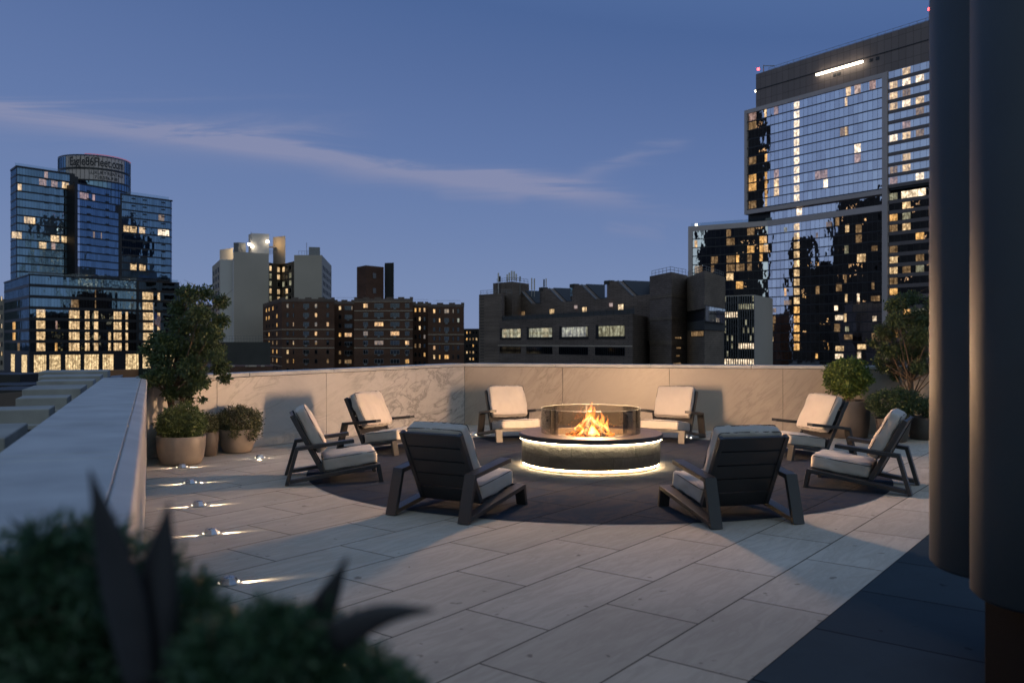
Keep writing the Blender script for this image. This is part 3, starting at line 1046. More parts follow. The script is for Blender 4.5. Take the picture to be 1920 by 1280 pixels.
def cushion_mesh(hx, hy, hz, r, puff, seed, nx=26, ny=26, nz_=8, wr=0.004):
    """rounded, slightly plumped cushion as one closed mesh"""
    pts, faces, idx = [], [], {}
    def key(p): return (round(p[0], 5), round(p[1], 5), round(p[2], 5))
    def add(p):
        k_ = key(p)
        if k_ not in idx:
            idx[k_] = len(pts); pts.append(p)
        return idx[k_]
    def grid(f, a, b):
        for i in range(a):
            for j in range(b):
                faces.append(tuple(add(f(x, y)) for x, y in ((i / a, j / b), ((i + 1) / a, j / b), ((i + 1) / a, (j + 1) / b), (i / a, (j + 1) / b))))
    X = lambda s_: hx * (2 * s_ - 1); Y = lambda s_: hy * (2 * s_ - 1); Z = lambda s_: hz * (2 * s_ - 1)
    for sg in (-1, 1):
        grid(lambda a, b: (X(a), Y(b), sg * hz), nx, ny)
        grid(lambda a, b: (X(a), sg * hy, Z(b)), nx, nz_)
        grid(lambda a, b: (sg * hx, Y(a), Z(b)), ny, nz_)
    out = []
    for p in pts:
        inn = Vector((max(-(hx - r), min(hx - r, p[0])), max(-(hy - r), min(hy - r, p[1])), max(-(hz - r), min(hz - r, p[2]))))
        d = Vector(p) - inn
        q = inn + d.normalized() * r if d.length > 1e-9 else Vector(p)
        fx, fy = q.x / hx, q.y / hy
        w = max(0, 1 - fx * fx) * max(0, 1 - fy * fy)
        if abs(q.z) > hz * 0.3:
            q.z += math.copysign(puff * (w ** 0.6), q.z)
        # crown of the long edges and pulled corners
        q.x *= 1 - 0.018 * (fy * fy) + 0.006 * math.sin(fy * 7 + seed)
        q.y *= 1 - 0.02 * (fx * fx) + 0.006 * math.sin(fx * 6 + seed * 2)
        nn_ = mnoise.noise(Vector((q.x * 5 + seed, q.y * 5, q.z * 6)))
        n2_ = mnoise.noise(Vector((q.x * 22 + seed, q.y * 7, q.z * 16)))
        q += Vector((0, 0, 1 if q.z > 0 else -1)) * (nn_ * wr * 2.2)
        e = max(abs(fx), abs(fy))
        q += d.normalized() * (n2_ * wr * (0.5 + e)) if d.length > 1e-9 else Vector((0, 0, n2_ * wr * 0.6))
        out.append(tuple(q))
    me_ = bpy.data.meshes.new('cushion')
    me_.from_pydata(out, [], faces)
    bm_ = bmesh.new(); bm_.from_mesh(me_)
    bmesh.ops.recalc_face_normals(bm_, faces=bm_.faces)
    bm_.to_mesh(me_); bm_.free()
    me_.polygons.foreach_set('use_smooth', [True] * len(me_.polygons))
    me_.materials.append(M['fabric'])
    return me_


def piping_mesh(hx, hy, hz, r, rad=0.0045):
    m_ = MB()
    for sg in (-1, 1):
        pts = []
        rr = r * 0.75
        z = sg * (hz - r * 0.29)
        for cx_, cy_, a0 in ((hx - r, hy - r, 0), (-(hx - r), hy - r, 90), (-(hx - r), -(hy - r), 180), (hx - r, -(hy - r), 270)):
            for q in range(6):
                a = math.radians(a0 + q * 18)
                pts.append((cx_ + (rr) * math.cos(a), cy_ + (rr) * math.sin(a), z))
        # follow the pulled-in sides
        pts2 = []
        for i in range(len(pts)):
            a, b = Vector(pts[i]), Vector(pts[(i + 1) % len(pts)])
            nseg = max(1, int((b - a).length / 0.05))
            for j in range(nseg):
                p = a.lerp(b, j / nseg)
                fx, fy = p.x / hx, p.y / hy
                p.x *= 1 - 0.018 * fy * fy; p.y *= 1 - 0.02 * fx * fx
                pts2.append(p)
        m_.tube(pts2, rad, 6, closed=True)
    return m_


FR = M['frame']


def make_chair():
    root = thing('lounge_armchair', '', 'armchair', (0, 0, 0))
    TH, WD = 0.040, 0.112
    for sg in (-1, 1):
        xi, xo = sg * 0.400 - WD / 2, sg * 0.400 + WD / 2
        bent_strip(root, [(0.225, 0.478), (-0.405, 0.405), (-0.518, 0.0)], TH, xi, xo, ['armrest', 'rear_leg'], FR, (None, (1, 0)))
        bent_strip(root, [(-0.484, 0.036), (0.505, 0.186), (0.540, 0.0)], TH, xi + 0.002, xo - 0.002, ['side_rail', 'front_leg'], FR, ((-0.27, -1), (1, 0)))
    # back frame: stiles, slats
    b0 = Vector((-0.118, 0.125)); b1 = Vector((-0.458, 0.775))
    bd = (b1 - b0); BL = bd.length; bd.normalize()
    bn = Vector((bd.y, -bd.x))                      # towards the front
    bk = MB()
    def P(x, s_, o): return (x, b0.x + bd.x * s_ + bn.x * o, b0.y + bd.y * s_ + bn.y * o)
    def slab(m_, x0, x1, s0, s1, o0, o1):
        m_.hexa([P(x0, s0, o0), P(x1, s0, o0), P(x1, s0, o1), P(x0, s0, o1), P(x0, s1, o0), P(x1, s1, o0), P(x1, s1, o1), P(x0, s1, o1)])
    slab(bk, -0.340, -0.298, 0, BL, -0.030, 0.022); 
    o = bk.build('back_stile', FR, root, bevel=0.003)
    bk = MB(); slab(bk, 0.298, 0.340, 0, BL, -0.030, 0.022); bk.build('back_stile', FR, root, bevel=0.003)
    gap = 0.013; n = 5; sl = (BL - gap * (n - 1) - 0.004) / n
    for i in range(n):
        bk = MB(); s0 = 0.002 + i * (sl + gap)
        slab(bk, -0.297, 0.297, s0, s0 + sl, -0.020, 0.006)
        bk.build('back_slat', FR, root, bevel=0.002)
    # seat deck
    s0 = Vector((-0.11, 0.118)); s1 = Vector((0.485, 0.196))
    sd = (s1 - s0); SL = sd.length; sd.normalize(); sn = Vector((-sd.y, sd.x))
    def Q(x, s_, o_): return (x, s0.x + sd.x * s_ + sn.x * o_, s0.y + sd.y * s_ + sn.y * o_)
    for i in range(5):
        m_ = MB(); a = 0.01 + i * (SL - 0.02) / 5; b = a + (SL - 0.02) / 5 - 0.014
        m_.hexa([Q(-.343, a, -.02), Q(.343, a, -.02), Q(.343, b, -.02), Q(-.343, b, -.02), Q(-.343, a, 0), Q(.343, a, 0), Q(.343, b, 0), Q(-.343, b, 0)])
        m_.build('seat_slat', FR, root, bevel=0.002)
    m_ = MB()
    m_.hexa([Q(-.343, SL - .001, -.034), Q(.343, SL - .001, -.034), Q(.343, SL + .03, -.034), Q(-.343, SL + .03, -.034), Q(-.343, SL - .001, .012), Q(.343, SL - .001, .012), Q(.343, SL + .03, .012), Q(-.343, SL + .03, .012)])
    m_.build('front_rail', FR, root, bevel=0.003)
    # seat cushion
    hx, hy, hz = 0.332, 0.315, 0.074
    me_ = cushion_mesh(hx, hy, hz, 0.035, 0.020, 1.3)
    sc = link(bpy.data.objects.new('seat_cushion', me_)); sc.parent = root
    ctr = Q(0, SL - hy + 0.035, hz + 0.004)
    sc.location = ctr; sc.rotation_euler = (math.atan2(sd.y, sd.x), 0, 0)
    pp = piping_mesh(hx, hy, hz, 0.035).build('piping', M['piping'], sc, smooth=True)
    # back cushion
    hx, hy, hz = 0.318, 0.276, 0.064
    me_ = cushion_mesh(hx, hy, hz, 0.035, 0.024, 4.1, wr=0.007)
    bc = link(bpy.data.objects.new('back_cushion', me_)); bc.parent = root
    ctr = P(0, 0.200 + hy, 0.044 + hz)
    bc.location = ctr; bc.rotation_euler = (math.atan2(bd.y, bd.x), 0, 0)
    # local z of the cushion points to the back there; fine for a symmetric cushion
    piping_mesh(hx, hy, hz, 0.035).build('piping', M['piping'], bc, smooth=True)
    return root


chairs = [((-0.516, 8.104), (0.495, 0.869), 'armchair seen from behind at front left of the fire pit'),
          ((-2.135, 10.015), (0.965, 0.262), 'armchair seen side-on, the leftmost, facing right toward the fire'),
          ((-1.91, 12.61), (0.862, -0.507), 'armchair before the marble parapet behind the leftmost armchair'),
          ((0.0, 14.23), (0.324, -0.946), 'armchair facing the camera, behind the fire pit on its left'),
          ((2.62, 14.08), (-0.51, -0.86), 'armchair facing the camera, behind the fire pit on its right'),
          ((4.17, 12.05), (-0.949, -0.315), 'armchair in front of the tall topiary pot at the right'),
          ((3.93, 9.46), (-0.86, 0.51), 'rightmost armchair, side-on beside the steel columns, facing left'),
          ((2.008, 7.867), (-0.255, 0.967), 'armchair seen from behind at front right of the fire pit')]
proto = make_chair()
for i, (c, h, lab) in enumerate(chairs):
    o = proto if i == 0 else copy_tree(proto)
    o.location = (c[0], c[1], 0.006 if (Vector(c) - PIT).length < 4.4 else 0.006)
    o.rotation_euler = (0, 0, math.atan2(-h[0], h[1]))
    if i:
        for ch in o.children:
            if ch.name.startswith('seat_cushion'):
                ch.data = cushion_mesh(0.332, 0.315, 0.074, 0.035, 0.014 + 0.004 * (i % 3), 1.3 + i * 2.7, wr=0.004 + 0.001 * (i % 4))
                ch.rotation_euler.z += random.Random(i).uniform(-.02, .02)
            if ch.name.startswith('back_cushion'):
                ch.data = cushion_mesh(0.318, 0.276, 0.064, 0.035, 0.018 + 0.006 * (i % 3), 4.1 + i * 3.9, wr=0.006 + 0.001 * (i % 4))
                ch.rotation_euler.z += random.Random(i + 50).uniform(-.025, .025)
    o['label'] = 'charcoal ' + lab
    o['category'] = 'armchair'
    o['group'] = 'armchairs around the fire pit'

# ------------------------------------------------------------------ fire pit
pit = thing('fire_pit', 'round dark stone fire pit with glowing light strips and a glass ring', 'fire pit', (PIT.x, PIT.y, 0.004))
mb = MB()
mb.lathe([(0.60, 0.052), (0.89, 0.052), (0.900, 0.06), (0.902, 0.075), (0.900, 0.20), (0.902, 0.345), (0.895, 0.352), (0.60, 0.352)], 128)
mb.build('stone_body', M['clad'], pit, smooth=True)
mb = MB()
mb.lathe([(0.56, 0.0), (0.86, 0.0), (0.86, 0.0515), (0.56, 0.0515), (0.56, 0.0)], 96)
mb.build('recessed_base', M['black'], pit)
mb = MB()
mb.lathe([(0.872, 0.036), (0.884, 0.036), (0.884, 0.048), (0.872, 0.048), (0.872, 0.036)], 128)
mb.build('lower_light_strip', M['led_low'], pit)
mb = MB()
mb.lathe([(0.910, 0.362), (0.924, 0.362), (0.924, 0.3685), (0.910, 0.3685), (0.910, 0.362)], 128)
mb.build('upper_light_strip', M['led'], pit)
mb = MB()
mb.lathe([(0.60, 0.37), (0.930, 0.37), (0.938, 0.378), (0.938, 0.425), (0.930, 0.433), (0.585, 0.433), (0.575, 0.425), (0.575, 0.30), (0.60, 0.30), (0.60, 0.37)], 128)
mb.build('stone_top', M['cap'], pit, smooth=True).data.polygons.foreach_set('use_smooth', [False] * (9 * 128))
mb = MB()
mb.lathe([(0.555, 0.28), (0.573, 0.28), (0.573, 0.43), (0.555, 0.43), (0.555, 0.28)], 96)
mb.build('burner_liner', M['brass_ring'], pit)
mb = MB()
mb.lathe([(0.001, 0.375), (0.2, 0.37), (0.4, 0.365), (0.553, 0.36), (0.553, 0.30), (0.001, 0.30)], 64)
mb.build('gravel_bed', M['ember_gravel'], pit)
# glass wind guard in two sheets with a small upright
mb = MB()
mb.lathe([(0.638, 0.434), (0.648, 0.434), (0.648, 0.747), (0.638, 0.747), (0.638, 0.434)], 128)
gg = mb.build('glass_ring', M['wind_glass'], pit, smooth=False)
mb = MB()
mb.lathe([(0.6385, 0.7471), (0.6475, 0.7471), (0.6475, 0.7495), (0.6385, 0.7495), (0.6385, 0.7471)], 128)
mb.build('glass_edge', simple('polished_glass_edge', (0.10, 0.11, 0.10), 0.5, 0, 0.05), pit)
mb = MB()
for a in (214, 326, 90):
    a = math.radians(a)
    mb.obox((0.643 * math.cos(a), 0.643 * math.sin(a), 0.59), (0.004 * math.cos(a), 0.004 * math.sin(a), 0), (-0.004 * math.sin(a), 0.004 * math.cos(a), 0), (0, 0, 0.155))
mb.build('glass_joint', simple('glass_joint_strip', (0.12, 0.12, 0.12), 0.4, 0, 0.05), pit)
# logs
rnd = random.Random(11)
logs = []
for k in range(7):
    a = k / 7 * 2 * math.pi + rnd.uniform(-.2, .2)
    logs.append(((math.cos(a) * 0.27, math.sin(a) * 0.25, 0.385), (math.cos(a) * 0.02, math.sin(a) * 0.02, 0.565 + rnd.uniform(-.03, .04)), rnd.uniform(0.030, 0.042)))
for k in range(6):
    a = rnd.uniform(0, 6.28); r = rnd.uniform(0.16, 0.27); b_ = a + rnd.uniform(1.2, 1.9)
    logs.append(((math.cos(a) * r, math.sin(a) * r, 0.392), (math.cos(a) * r + math.cos(b_) * 0.22, math.sin(a) * r + math.sin(b_) * 0.22, 0.40), rnd.uniform(0.020, 0.03)))
for a, b_, r in logs:
    a, b_ = Vector(a), Vector(b_)
    m_ = MB()
    pts = [a.lerp(b_, q / 7) + Vector((rnd.uniform(-.006, .006), rnd.uniform(-.006, .006), rnd.uniform(-.004, .004))) for q in range(8)]
    m_.tube(pts, [r * rnd.uniform(0.85, 1.1) for _ in pts], 10)
    m_.build('log', M['log'], pit, smooth=True)
# glowing embers
mb = MB()
for k in range(160):
    a = rnd.uniform(0, 6.28); r = 0.31 * math.sqrt(rnd.random())
    c = Vector((math.cos(a) * r, math.sin(a) * r * 0.9, 0.385 + rnd.uniform(0, .02)))
    s_ = rnd.uniform(0.008, 0.02)
    mb.obox(c, Vector((s_, rnd.uniform(-.004, .004), rnd.uniform(-.004, .004))), Vector((rnd.uniform(-.004, .004), s_, 0)), Vector((0, rnd.uniform(-.003, .003), s_ * .6)))
eo = mb.build('ember_bed', NT('glowing_ember').mat, pit)
te = NT('glowing_embers')
pe = te.pos()
ne = te.noise(pe, 26, 3)
ee = te.n('ShaderNodeEmission')
te.l(te.ramp(ne, [(0.4, (0.02, 0.008, 0.005)), (0.52, (1.0, 0.22, 0.03)), (0.66, (1.0, 0.62, 0.22))]), ee.inputs[0]); ee.inputs[1].default_value = 1.7
te.l(ee.outputs[0], te.out.inputs[0])
eo.data.materials.clear(); eo.data.materials.append(te.mat)
eo['kind'] = 'stuff'


# flames: curling hollow tongues
def flame(parent, x, y, z, h, r, seed, lean=(0, 0)):
    rr = random.Random(seed)
    m_ = MB()
    seg, n = 18, 26
    ph = rr.uniform(0, 6.28); ph2 = rr.uniform(0, 6.28)
    base = 0
    rings = []
    for i in range(n):
        t_ = i / (n - 1)
        prof = (math.sin(math.pi * min(1, (t_ * 0.82 + 0.16))) ** 0.9) * (1 - t_) ** 0.55 + 0.012 * (1 - t_)
        cx_ = lean[0] * t_ * t_ + 0.030 * math.sin(ph + t_ * 5.5) * t_ + 0.012 * math.sin(ph2 + t_ * 13) * t_
        cy_ = lean[1] * t_ * t_ + 0.028 * math.sin(ph2 + t_ * 6.2) * t_
        rg = []
        for k in range(seg):
            a = 2 * math.pi * k / seg
            w = 1 + 0.42 * mnoise.noise(Vector((math.cos(a) * 1.4 + seed, math.sin(a) * 1.4, t_ * 5.0 + seed))) + 0.22 * mnoise.noise(Vector((math.cos(a) * 3 + seed, math.sin(a) * 3, t_ * 12)))
            rad = r * prof * w
            rg.append((x + cx_ + rad * math.cos(a), y + cy_ + rad * math.sin(a) * 0.8, z + h * t_))
        rings.append(rg)
    b = len(m_.v)
    for rg in rings: m_.v += rg
    for i in range(n - 1):
        for k in range(seg):
            k2 = (k + 1) % seg
            m_.f.append((b + i * seg + k, b + i * seg + k2, b + (i + 1) * seg + k2, b + (i + 1) * seg + k)); m_.m.append(0)
    return m_.build('flame', M['flame'], parent, smooth=True)


fp_ = [(-0.01, 0, 0.40, 0.43, 0.060), (0.02, -0.03, 0.42, 0.36, 0.050), (-0.06, 0.02, 0.40, 0.30, 0.050), (0.13, 0.0, 0.40, 0.33, 0.042), (0.11, -0.04, 0.40, 0.26, 0.045),
       (0.19, 0.02, 0.39, 0.25, 0.034), (-0.17, 0.0, 0.38, 0.20, 0.030), (-0.12, -0.06, 0.40, 0.18, 0.035), (0.05, -0.12, 0.39, 0.20, 0.04), (-0.02, -0.1, 0.40, 0.24, 0.045),
       (-0.22, -0.02, 0.38, 0.10, 0.025), (0.24, -0.03, 0.38, 0.11, 0.025), (0.0, 0.1, 0.40, 0.30, 0.05), (0.08, 0.08, 0.40, 0.27, 0.045), (-0.09, 0.09, 0.4, 0.24, 0.04), (0.21, -0.02, 0.40, 0.20, 0.028), (0.0, -0.16, 0.385, 0.1, 0.04)]
for k, (x, y, z, h, r) in enumerate(fp_):
    flame(pit, x * 1.0, y, z - 0.03, h * 1.08, r * 1.45, 3 + k * 7, (rnd.uniform(-.03, .03), rnd.uniform(-.02, .02)))
# sparks
mb = MB()
for k in range(38):
    a = rnd.uniform(-1, 1)
    c = Vector((a * 0.3, rnd.uniform(-.1, .1), 0.5 + rnd.uniform(0, 0.38) * (1.1 - abs(a))))
    s_ = 0.0016
    mb.obox(c, (s_, 0, 0), (0, s_, 0), (0, 0, s_ * 1.6))
so = mb.build('spark', emis('flying_spark', (1, 0.45, 0.12), 3.0), pit); so['kind'] = 'stuff'


def lamp(name, kind, loc, energy, col, **kw):
    l = bpy.data.lights.new(name, kind)
    l.energy = energy
    l.color = col
    for k_, v_ in kw.items(): setattr(l, k_, v_)
    o = link(bpy.data.objects.new(name, l))
    o.location = loc
    return o


for k in range(11):
    fx_ = 0.17 * math.cos(k * 2.4) * (k / 10) ** 0.5; fy_ = 0.13 * math.sin(k * 2.4) * (k / 10) ** 0.5
    lf = lamp('fire_light', 'POINT', (PIT.x + 0.02 + fx_, PIT.y + fy_, 1.26 - 0.38 * k / 10), 74, (1.0, 0.60, 0.33), shadow_soft_size=0.0)
    lf.parent = pit; lf.matrix_parent_inverse = Matrix.Translation(-Vector(pit.location))

# ------------------------------------------------------------------ floor marker lamps
def make_marker(label, x, y, ang, beams=(0, 180), power=6.0, group='marker lamps on the terrace floor', extra=False):
    t = thing('marker_lamp', label, 'floor lamp', (x, y, 0.001), ang, group)
    m_ = MB()
    m_.lathe([(0.064, 0.0), (0.066, 0.006), (0.058, 0.018), (0.042, 0.046), (0.036, 0.050), (0.0005, 0.051)], 8)
    m_.build('dome', M['steel'], t, bevel=0.0015)
    for b in beams:
        a = math.radians(b)
        m_ = MB()
        m_.obox((0.0635 * math.cos(a), 0.0635 * math.sin(a), 0.012), (0.003 * math.cos(a), 0.003 * math.sin(a), 0), (-0.009 * math.sin(a), 0.009 * math.cos(a), 0), (0, 0, 0.004))
        m_.build('lens', M['lamp_slot'], t)
        l = bpy.data.lights.new('beam', 'SPOT')
        l.energy = power * random.uniform(7, 12); l.color = (1.0, 0.80, 0.55); l.spot_size = math.radians(36); l.spot_blend = 1.0; l.shadow_soft_size = 0.006
        lo = link(bpy.data.objects.new('beam', l)); lo.parent = t
        lo.location = (0.069 * math.cos(a), 0.069 * math.sin(a), 0.018)
        dirv = Vector((math.cos(a), math.sin(a), -0.30))
        lo.rotation_euler = dirv.to_track_quat('-Z', 'Y').to_euler()
    return t


wa = math.atan2(0.393, 0.92)
labs = ['nearest round marker lamp on the floor beside the broad parapet, left of the foreground leaves', 'second round marker lamp from the camera along the broad parapet',
        'middle one of the five round marker lamps along the broad parapet', 'fourth round marker lamp along the broad parapet, one short of the planter', 'round marker lamp at the foot of the large tan planter']
for (x, y), lab in zip(((-1.883, 5.62), (-2.52, 7.08), (-3.08, 8.31), (-3.67, 9.64), (-4.24, 10.86)), labs):
    make_marker(lab, x, y, wa, (0, 180), 3.2)
make_marker('round marker lamp with a bright face, on the floor before the bowl planter', -3.50, 11.74, wa, (0, 180, 270 - math.degrees(wa) + 14), 3.2)
make_marker('bright marker lamp beside the back left armchair at the parapet corner', -0.66, 14.74, 0.2, (0, 180, 284), 3.2)
make_marker('bright marker lamp shining under the back right armchair', 3.02, 14.30, 0, (90, 180, 260), 4.0)
make_marker('marker lamp washing the tan parapet beside the topiary pot', 4.48, 14.55, 0, (75, 250), 9.0)
make_marker('marker lamp between the tall topiary pot and the low shrub pot', 5.22, 13.05, 0, (60, 255), 6.0)
make_marker('marker lamp behind the tree pot by the right end of the tan parapet', 7.45, 14.05, 0, (85, 200), 8.0)

# ------------------------------------------------------------------ planters, shrubs, trees
def leaves(name, mat, parent, clumps, n, size, seed, aspect=2.2, flat=0.0, shell=0.55, droop=0.0):
    """clumps = [(centre, (rx,ry,rz), weight)]; n leaves in all, folded diamonds"""
    r = np.random.default_rng(seed)
    w = np.array([c[2] for c in clumps], float); w /= w.sum()
    idx = r.choice(len(clumps), n, p=w)
    cen = np.array([c[0] for c in clumps])[idx]
    rad = np.array([c[1] for c in clumps])[idx]
    d = r.normal(size=(n, 3)); d /= np.linalg.norm(d, axis=1)[:, None]
    rr = shell + (1 - shell) * r.random(n); rr = np.where(r.random(n) < 0.22, r.random(n), rr)
    rr *= 1 + 0.10 * r.normal(size=n).clip(-1.5, 1.8)
    p = cen + d * rad * rr[:, None]
    ax = d * 0.7 + r.normal(size=(n, 3)) * 0.6
    ax[:, 2] -= droop
    ax /= np.linalg.norm(ax, axis=1)[:, None]
    sd = np.cross(ax, r.normal(size=(n, 3))); sd /= np.linalg.norm(sd, axis=1)[:, None]
    nm = np.cross(ax, sd)
    s = size * (0.6 + 0.7 * r.random(n))[:, None]
    wdt = s / aspect
    tip = p + ax * s; base = p
    mid = p + ax * s * 0.45
    a = mid + sd * wdt * 0.5 + nm * wdt * 0.22
    b = mid - sd * wdt * 0.5 + nm * wdt * 0.22
    V = np.stack([base, a, tip, b], 1).reshape(-1, 3)
    me_ = bpy.data.meshes.new(name)
    me_.vertices.add(n * 4); me_.vertices.foreach_set('co', V.ravel())
    me_.loops.add(n * 6); me_.polygons.add(n * 2)
    k = np.arange(n) * 4
    li = np.stack([k, k + 1, k + 2, k, k + 2, k + 3], 1).ravel()
    me_.loops.foreach_set('vertex_index', li)
    me_.polygons.foreach_set('loop_start', np.arange(n * 2) * 3)
    me_.update(calc_edges=True)
    me_.materials.append(mat)
    o = link(bpy.data.objects.new(name, me_))
    if parent: o.parent = parent
    return o


def twig_tree(mb, start, heads, r0, seed, jitter=0.05):
    """limbs from start to each head with slight curves, and side twigs"""
    rr = random.Random(seed)
    for h in heads:
        a, b = Vector(start), Vector(h)
        mid = a.lerp(b, 0.5) + Vector((rr.uniform(-1, 1), rr.uniform(-1, 1), rr.uniform(-.3, .6))) * jitter
        pts = [(1 - t_) ** 2 * a + 2 * t_ * (1 - t_) * mid + t_ * t_ * b for t_ in [q / 7 for q in range(8)]]
        L_ = len(pts)
        mb.tube(pts, [r0 * (1 - 0.8 * q / (L_ - 1)) for q in range(L_)], 6, caps=False)
        for q in range(3, 8):
            e = pts[q] + Vector((rr.uniform(-1, 1), rr.uniform(-1, 1), rr.uniform(-.2, .9))) * (b - a).length * 0.17
            mb.tube([pts[q], pts[q].lerp(e, .5) + Vector((0, 0, 0.01)), e], [r0 * .28, r0 * .2, r0 * .08], 4, caps=False)


def pot(name, label, x, y, prof, mat, group='planters on the terrace', wall=0.03):
    t = thing(name, label, 'planter', (x, y, 0.005), 0, group)
    m_ = MB()
    top = prof[-1]
    full = [(0.001, 0.0)] + prof + [(top[0] - 0.004, top[1] + 0.006), (top[0] - wall + .004, top[1] + 0.006), (top[0] - wall, top[1]), (top[0] - wall, top[1] - 0.05)]
    m_.lathe(full, 72, wob=lambda a, z: 0.004 * math.sin(a * 3 + z * 9))
    m_.build('pot_body', mat, t, smooth=True)
    m_ = MB()
    m_.lathe([(top[0] - wall - 0.001, top[1] - 0.035), (0.001, top[1] - 0.03)], 40)
    m_.build('soil', M['soil'], t)
    return t


def shrub(name, label, loc, clumps, n, size, mat, seed, stem_heads=None, cat='shrub', group=None, **kw):
    t = thing(name, label, cat, loc, 0, group)
    leaves('foliage', mat, t, clumps, n, size, seed, **kw)
    if stem_heads is None:
        stem_heads = [tuple(Vector(c[0]) * 0.95) for c in clumps[:7]]
    m_ = MB()
    twig_tree(m_, (0, 0, 0), stem_heads, 0.011, seed, 0.04)
    m_.build('stem', M['bark'], t, smooth=True)
    return t


def ball_clumps(cx_, cy_, cz_, rx, ry, rz, k, seed, cr=0.33):
    rr = random.Random(seed)
    out = []
    for i in range(k):
        z = 1 - 2 * (i + .5) / k
        a = i * 2.39996 + rr.uniform(-.3, .3)
        q = math.sqrt(1 - z * z)
        s_ = rr.uniform(0.62, 0.80)
        r_ = cr * rr.uniform(0.75, 1.15)
        out.append(((cx_ + rx * s_ * q * math.cos(a), cy_ + ry * s_ * q * math.sin(a), cz_ + rz * s_ * z), (rx * r_, ry * r_, rz * r_), 1.0))
    return out


# left group ---------------------------------------------------------------
pot('planter', 'large tan planter by the broad parapet under the leafy shrub', -4.39, 11.22, [(0.235, 0.0), (0.255, 0.01), (0.285, 0.09), (0.305, 0.22), (0.312, 0.365)], M['pot_tan'])
shrub('round_shrub', 'dense round shrub with narrow rosette leaves in the large tan planter', (-4.39, 11.22, 0.34), ball_clumps(0, 0, 0.20, 0.34, 0.34, 0.27, 40, 1, 0.30), 5200, 0.062, M['leaf_shrub'], 21, aspect=4.2, shell=0.3, group='potted shrubs on the terrace')
pot('planter', 'tan bowl planter with spilling small-leaved bush before the marble parapet', -4.035, 12.42, [(0.185, 0.0), (0.200, 0.01), (0.235, 0.11), (0.262, 0.24), (0.275, 0.335)], M['pot_tan'])
shrub('bushy_shrub', 'wide bush of tiny olive leaves spilling over the tan bowl planter', (-4.035, 12.42, 0.32),
      ball_clumps(0, 0, 0.12, 0.38, 0.33, 0.25, 40, 2, 0.30) + [((0.26, -0.16, -0.06), (.08, .08, .09), .8), ((-0.27, -0.1, -.04), (.07, .07, .08), .7), ((0.05, -0.30, -0.03), (.09, .06, .07), .8), ((0.30, -0.02, -0.02), (.08, .09, .1), .8)],
      9000, 0.032, M['leaf_box'], 22, aspect=2.0, shell=0.3, group='potted shrubs on the terrace')
pot('planter', 'dark planter holding the tall tree, hidden behind the large tan planter', -4.67, 11.75, [(0.17, 0.0), (0.21, 0.01), (0.235, 0.2), (0.245, 0.42)], M['pot_dark'])
pot('planter', 'small dark planter tucked behind the large tan planter', -4.33, 12.02, [(0.11, 0.0), (0.13, 0.01), (0.15, 0.2), (0.155, 0.33)], M['pot_dark'])
shrub('small_shrub', 'small dull green shrub tucked between the two tan planters', (-4.33, 12.02, 0.30), ball_clumps(0, 0, 0.13, 0.17, 0.17, 0.20, 20, 3, 0.35), 2400, 0.03, M['leaf_box'], 23, aspect=2.0, shell=0.3, group='potted shrubs on the terrace')


def tree(name, label, loc, trunk_h, clumps, n, size, mat, seed, r0=0.03, extra_heads=(), trunks=1):
    t = thing(name, label, 'tree', loc, 0, 'potted trees on the terrace')
    leaves('crown', mat, t, clumps, n, size, seed, aspect=2.3, shell=0.25, droop=0.35)
    rr = random.Random(seed)
    m_ = MB()
    for k in range(trunks):
        off = Vector((rr.uniform(-.03, .03), rr.uniform(-.03, .03), 0)) if trunks > 1 else Vector((0, 0, 0))
        top = Vector((off.x * 3, off.y * 3, trunk_h))
        pts = [off.lerp(top, q / 6) + Vector((rr.uniform(-.008, .008), rr.uniform(-.008, .008), 0)) for q in range(7)]
        m_.tube(pts, [r0 / (trunks ** .5) * (1 - 0.35 * q / 6) for q in range(7)], 8)
        hs = [c[0] for c in clumps[k::trunks]]
        twig_tree(m_, tuple(pts[-1]), hs, r0 * 0.45, seed + k, 0.10)
        twig_tree(m_, tuple(pts[3]), hs[::4], r0 * 0.35, seed + k + 9, 0.08)
    for h in extra_heads: twig_tree(m_, (0, 0, trunk_h * .6), [h], r0 * 0.35, seed)
    m_.build('trunk', M['bark'], t, smooth=True)
    return t


def px_clumps(spec, d, loc, seed, rs=1.0):
    """clumps given as photo (px, py, radius px) at depth d, made three-dimensional"""
    rr = random.Random(seed)
    out = []
    for (px, py, r_) in spec:
        dd = d + rr.uniform(-.34, .34)
        R = r_ * d / F * rs
        out.append(((gx(px, d) - loc[0], dd - loc[1], gz(py, d) - loc[2]), (R, R, R * 0.82), r_ ** 2))
    return out


tl = (-4.67, 11.75, 0.38)
rr = random.Random(77)
spec = [(352, 552, 20), (378, 545, 16), (335, 545, 12), (400, 562, 15), (330, 575, 20), (360, 580, 24), (392, 588, 22), (415, 600, 16), (318, 605, 20), (345, 612, 26), (380, 620, 26), (408, 628, 20),
        (300, 640, 18), (328, 645, 26), (362, 650, 28), (398, 655, 24), (418, 665, 14), (308, 672, 20), (285, 655, 12), (280, 640, 8), (340, 680, 26), (375, 685, 26), (405, 690, 18),
        (318, 705, 22), (350, 712, 24), (385, 712, 18), (298, 712, 16), (410, 708, 11), (330, 735, 15), (358, 735, 12), (310, 738, 10), (343, 750, 8), (388, 745, 6)]
spec = [(x + rr.uniform(-3, 3), y + rr.uniform(-3, 3), r * 0.86) for x, y, r in spec]
tree('potted_tree', 'tall multi-stemmed dark green tree before the left end of the marble parapet', tl, 0.45, px_clumps(spec, 11.75, tl, 5, 1.22), 30000, 0.050, M['leaf_tree'], 31, 0.034, trunks=3)

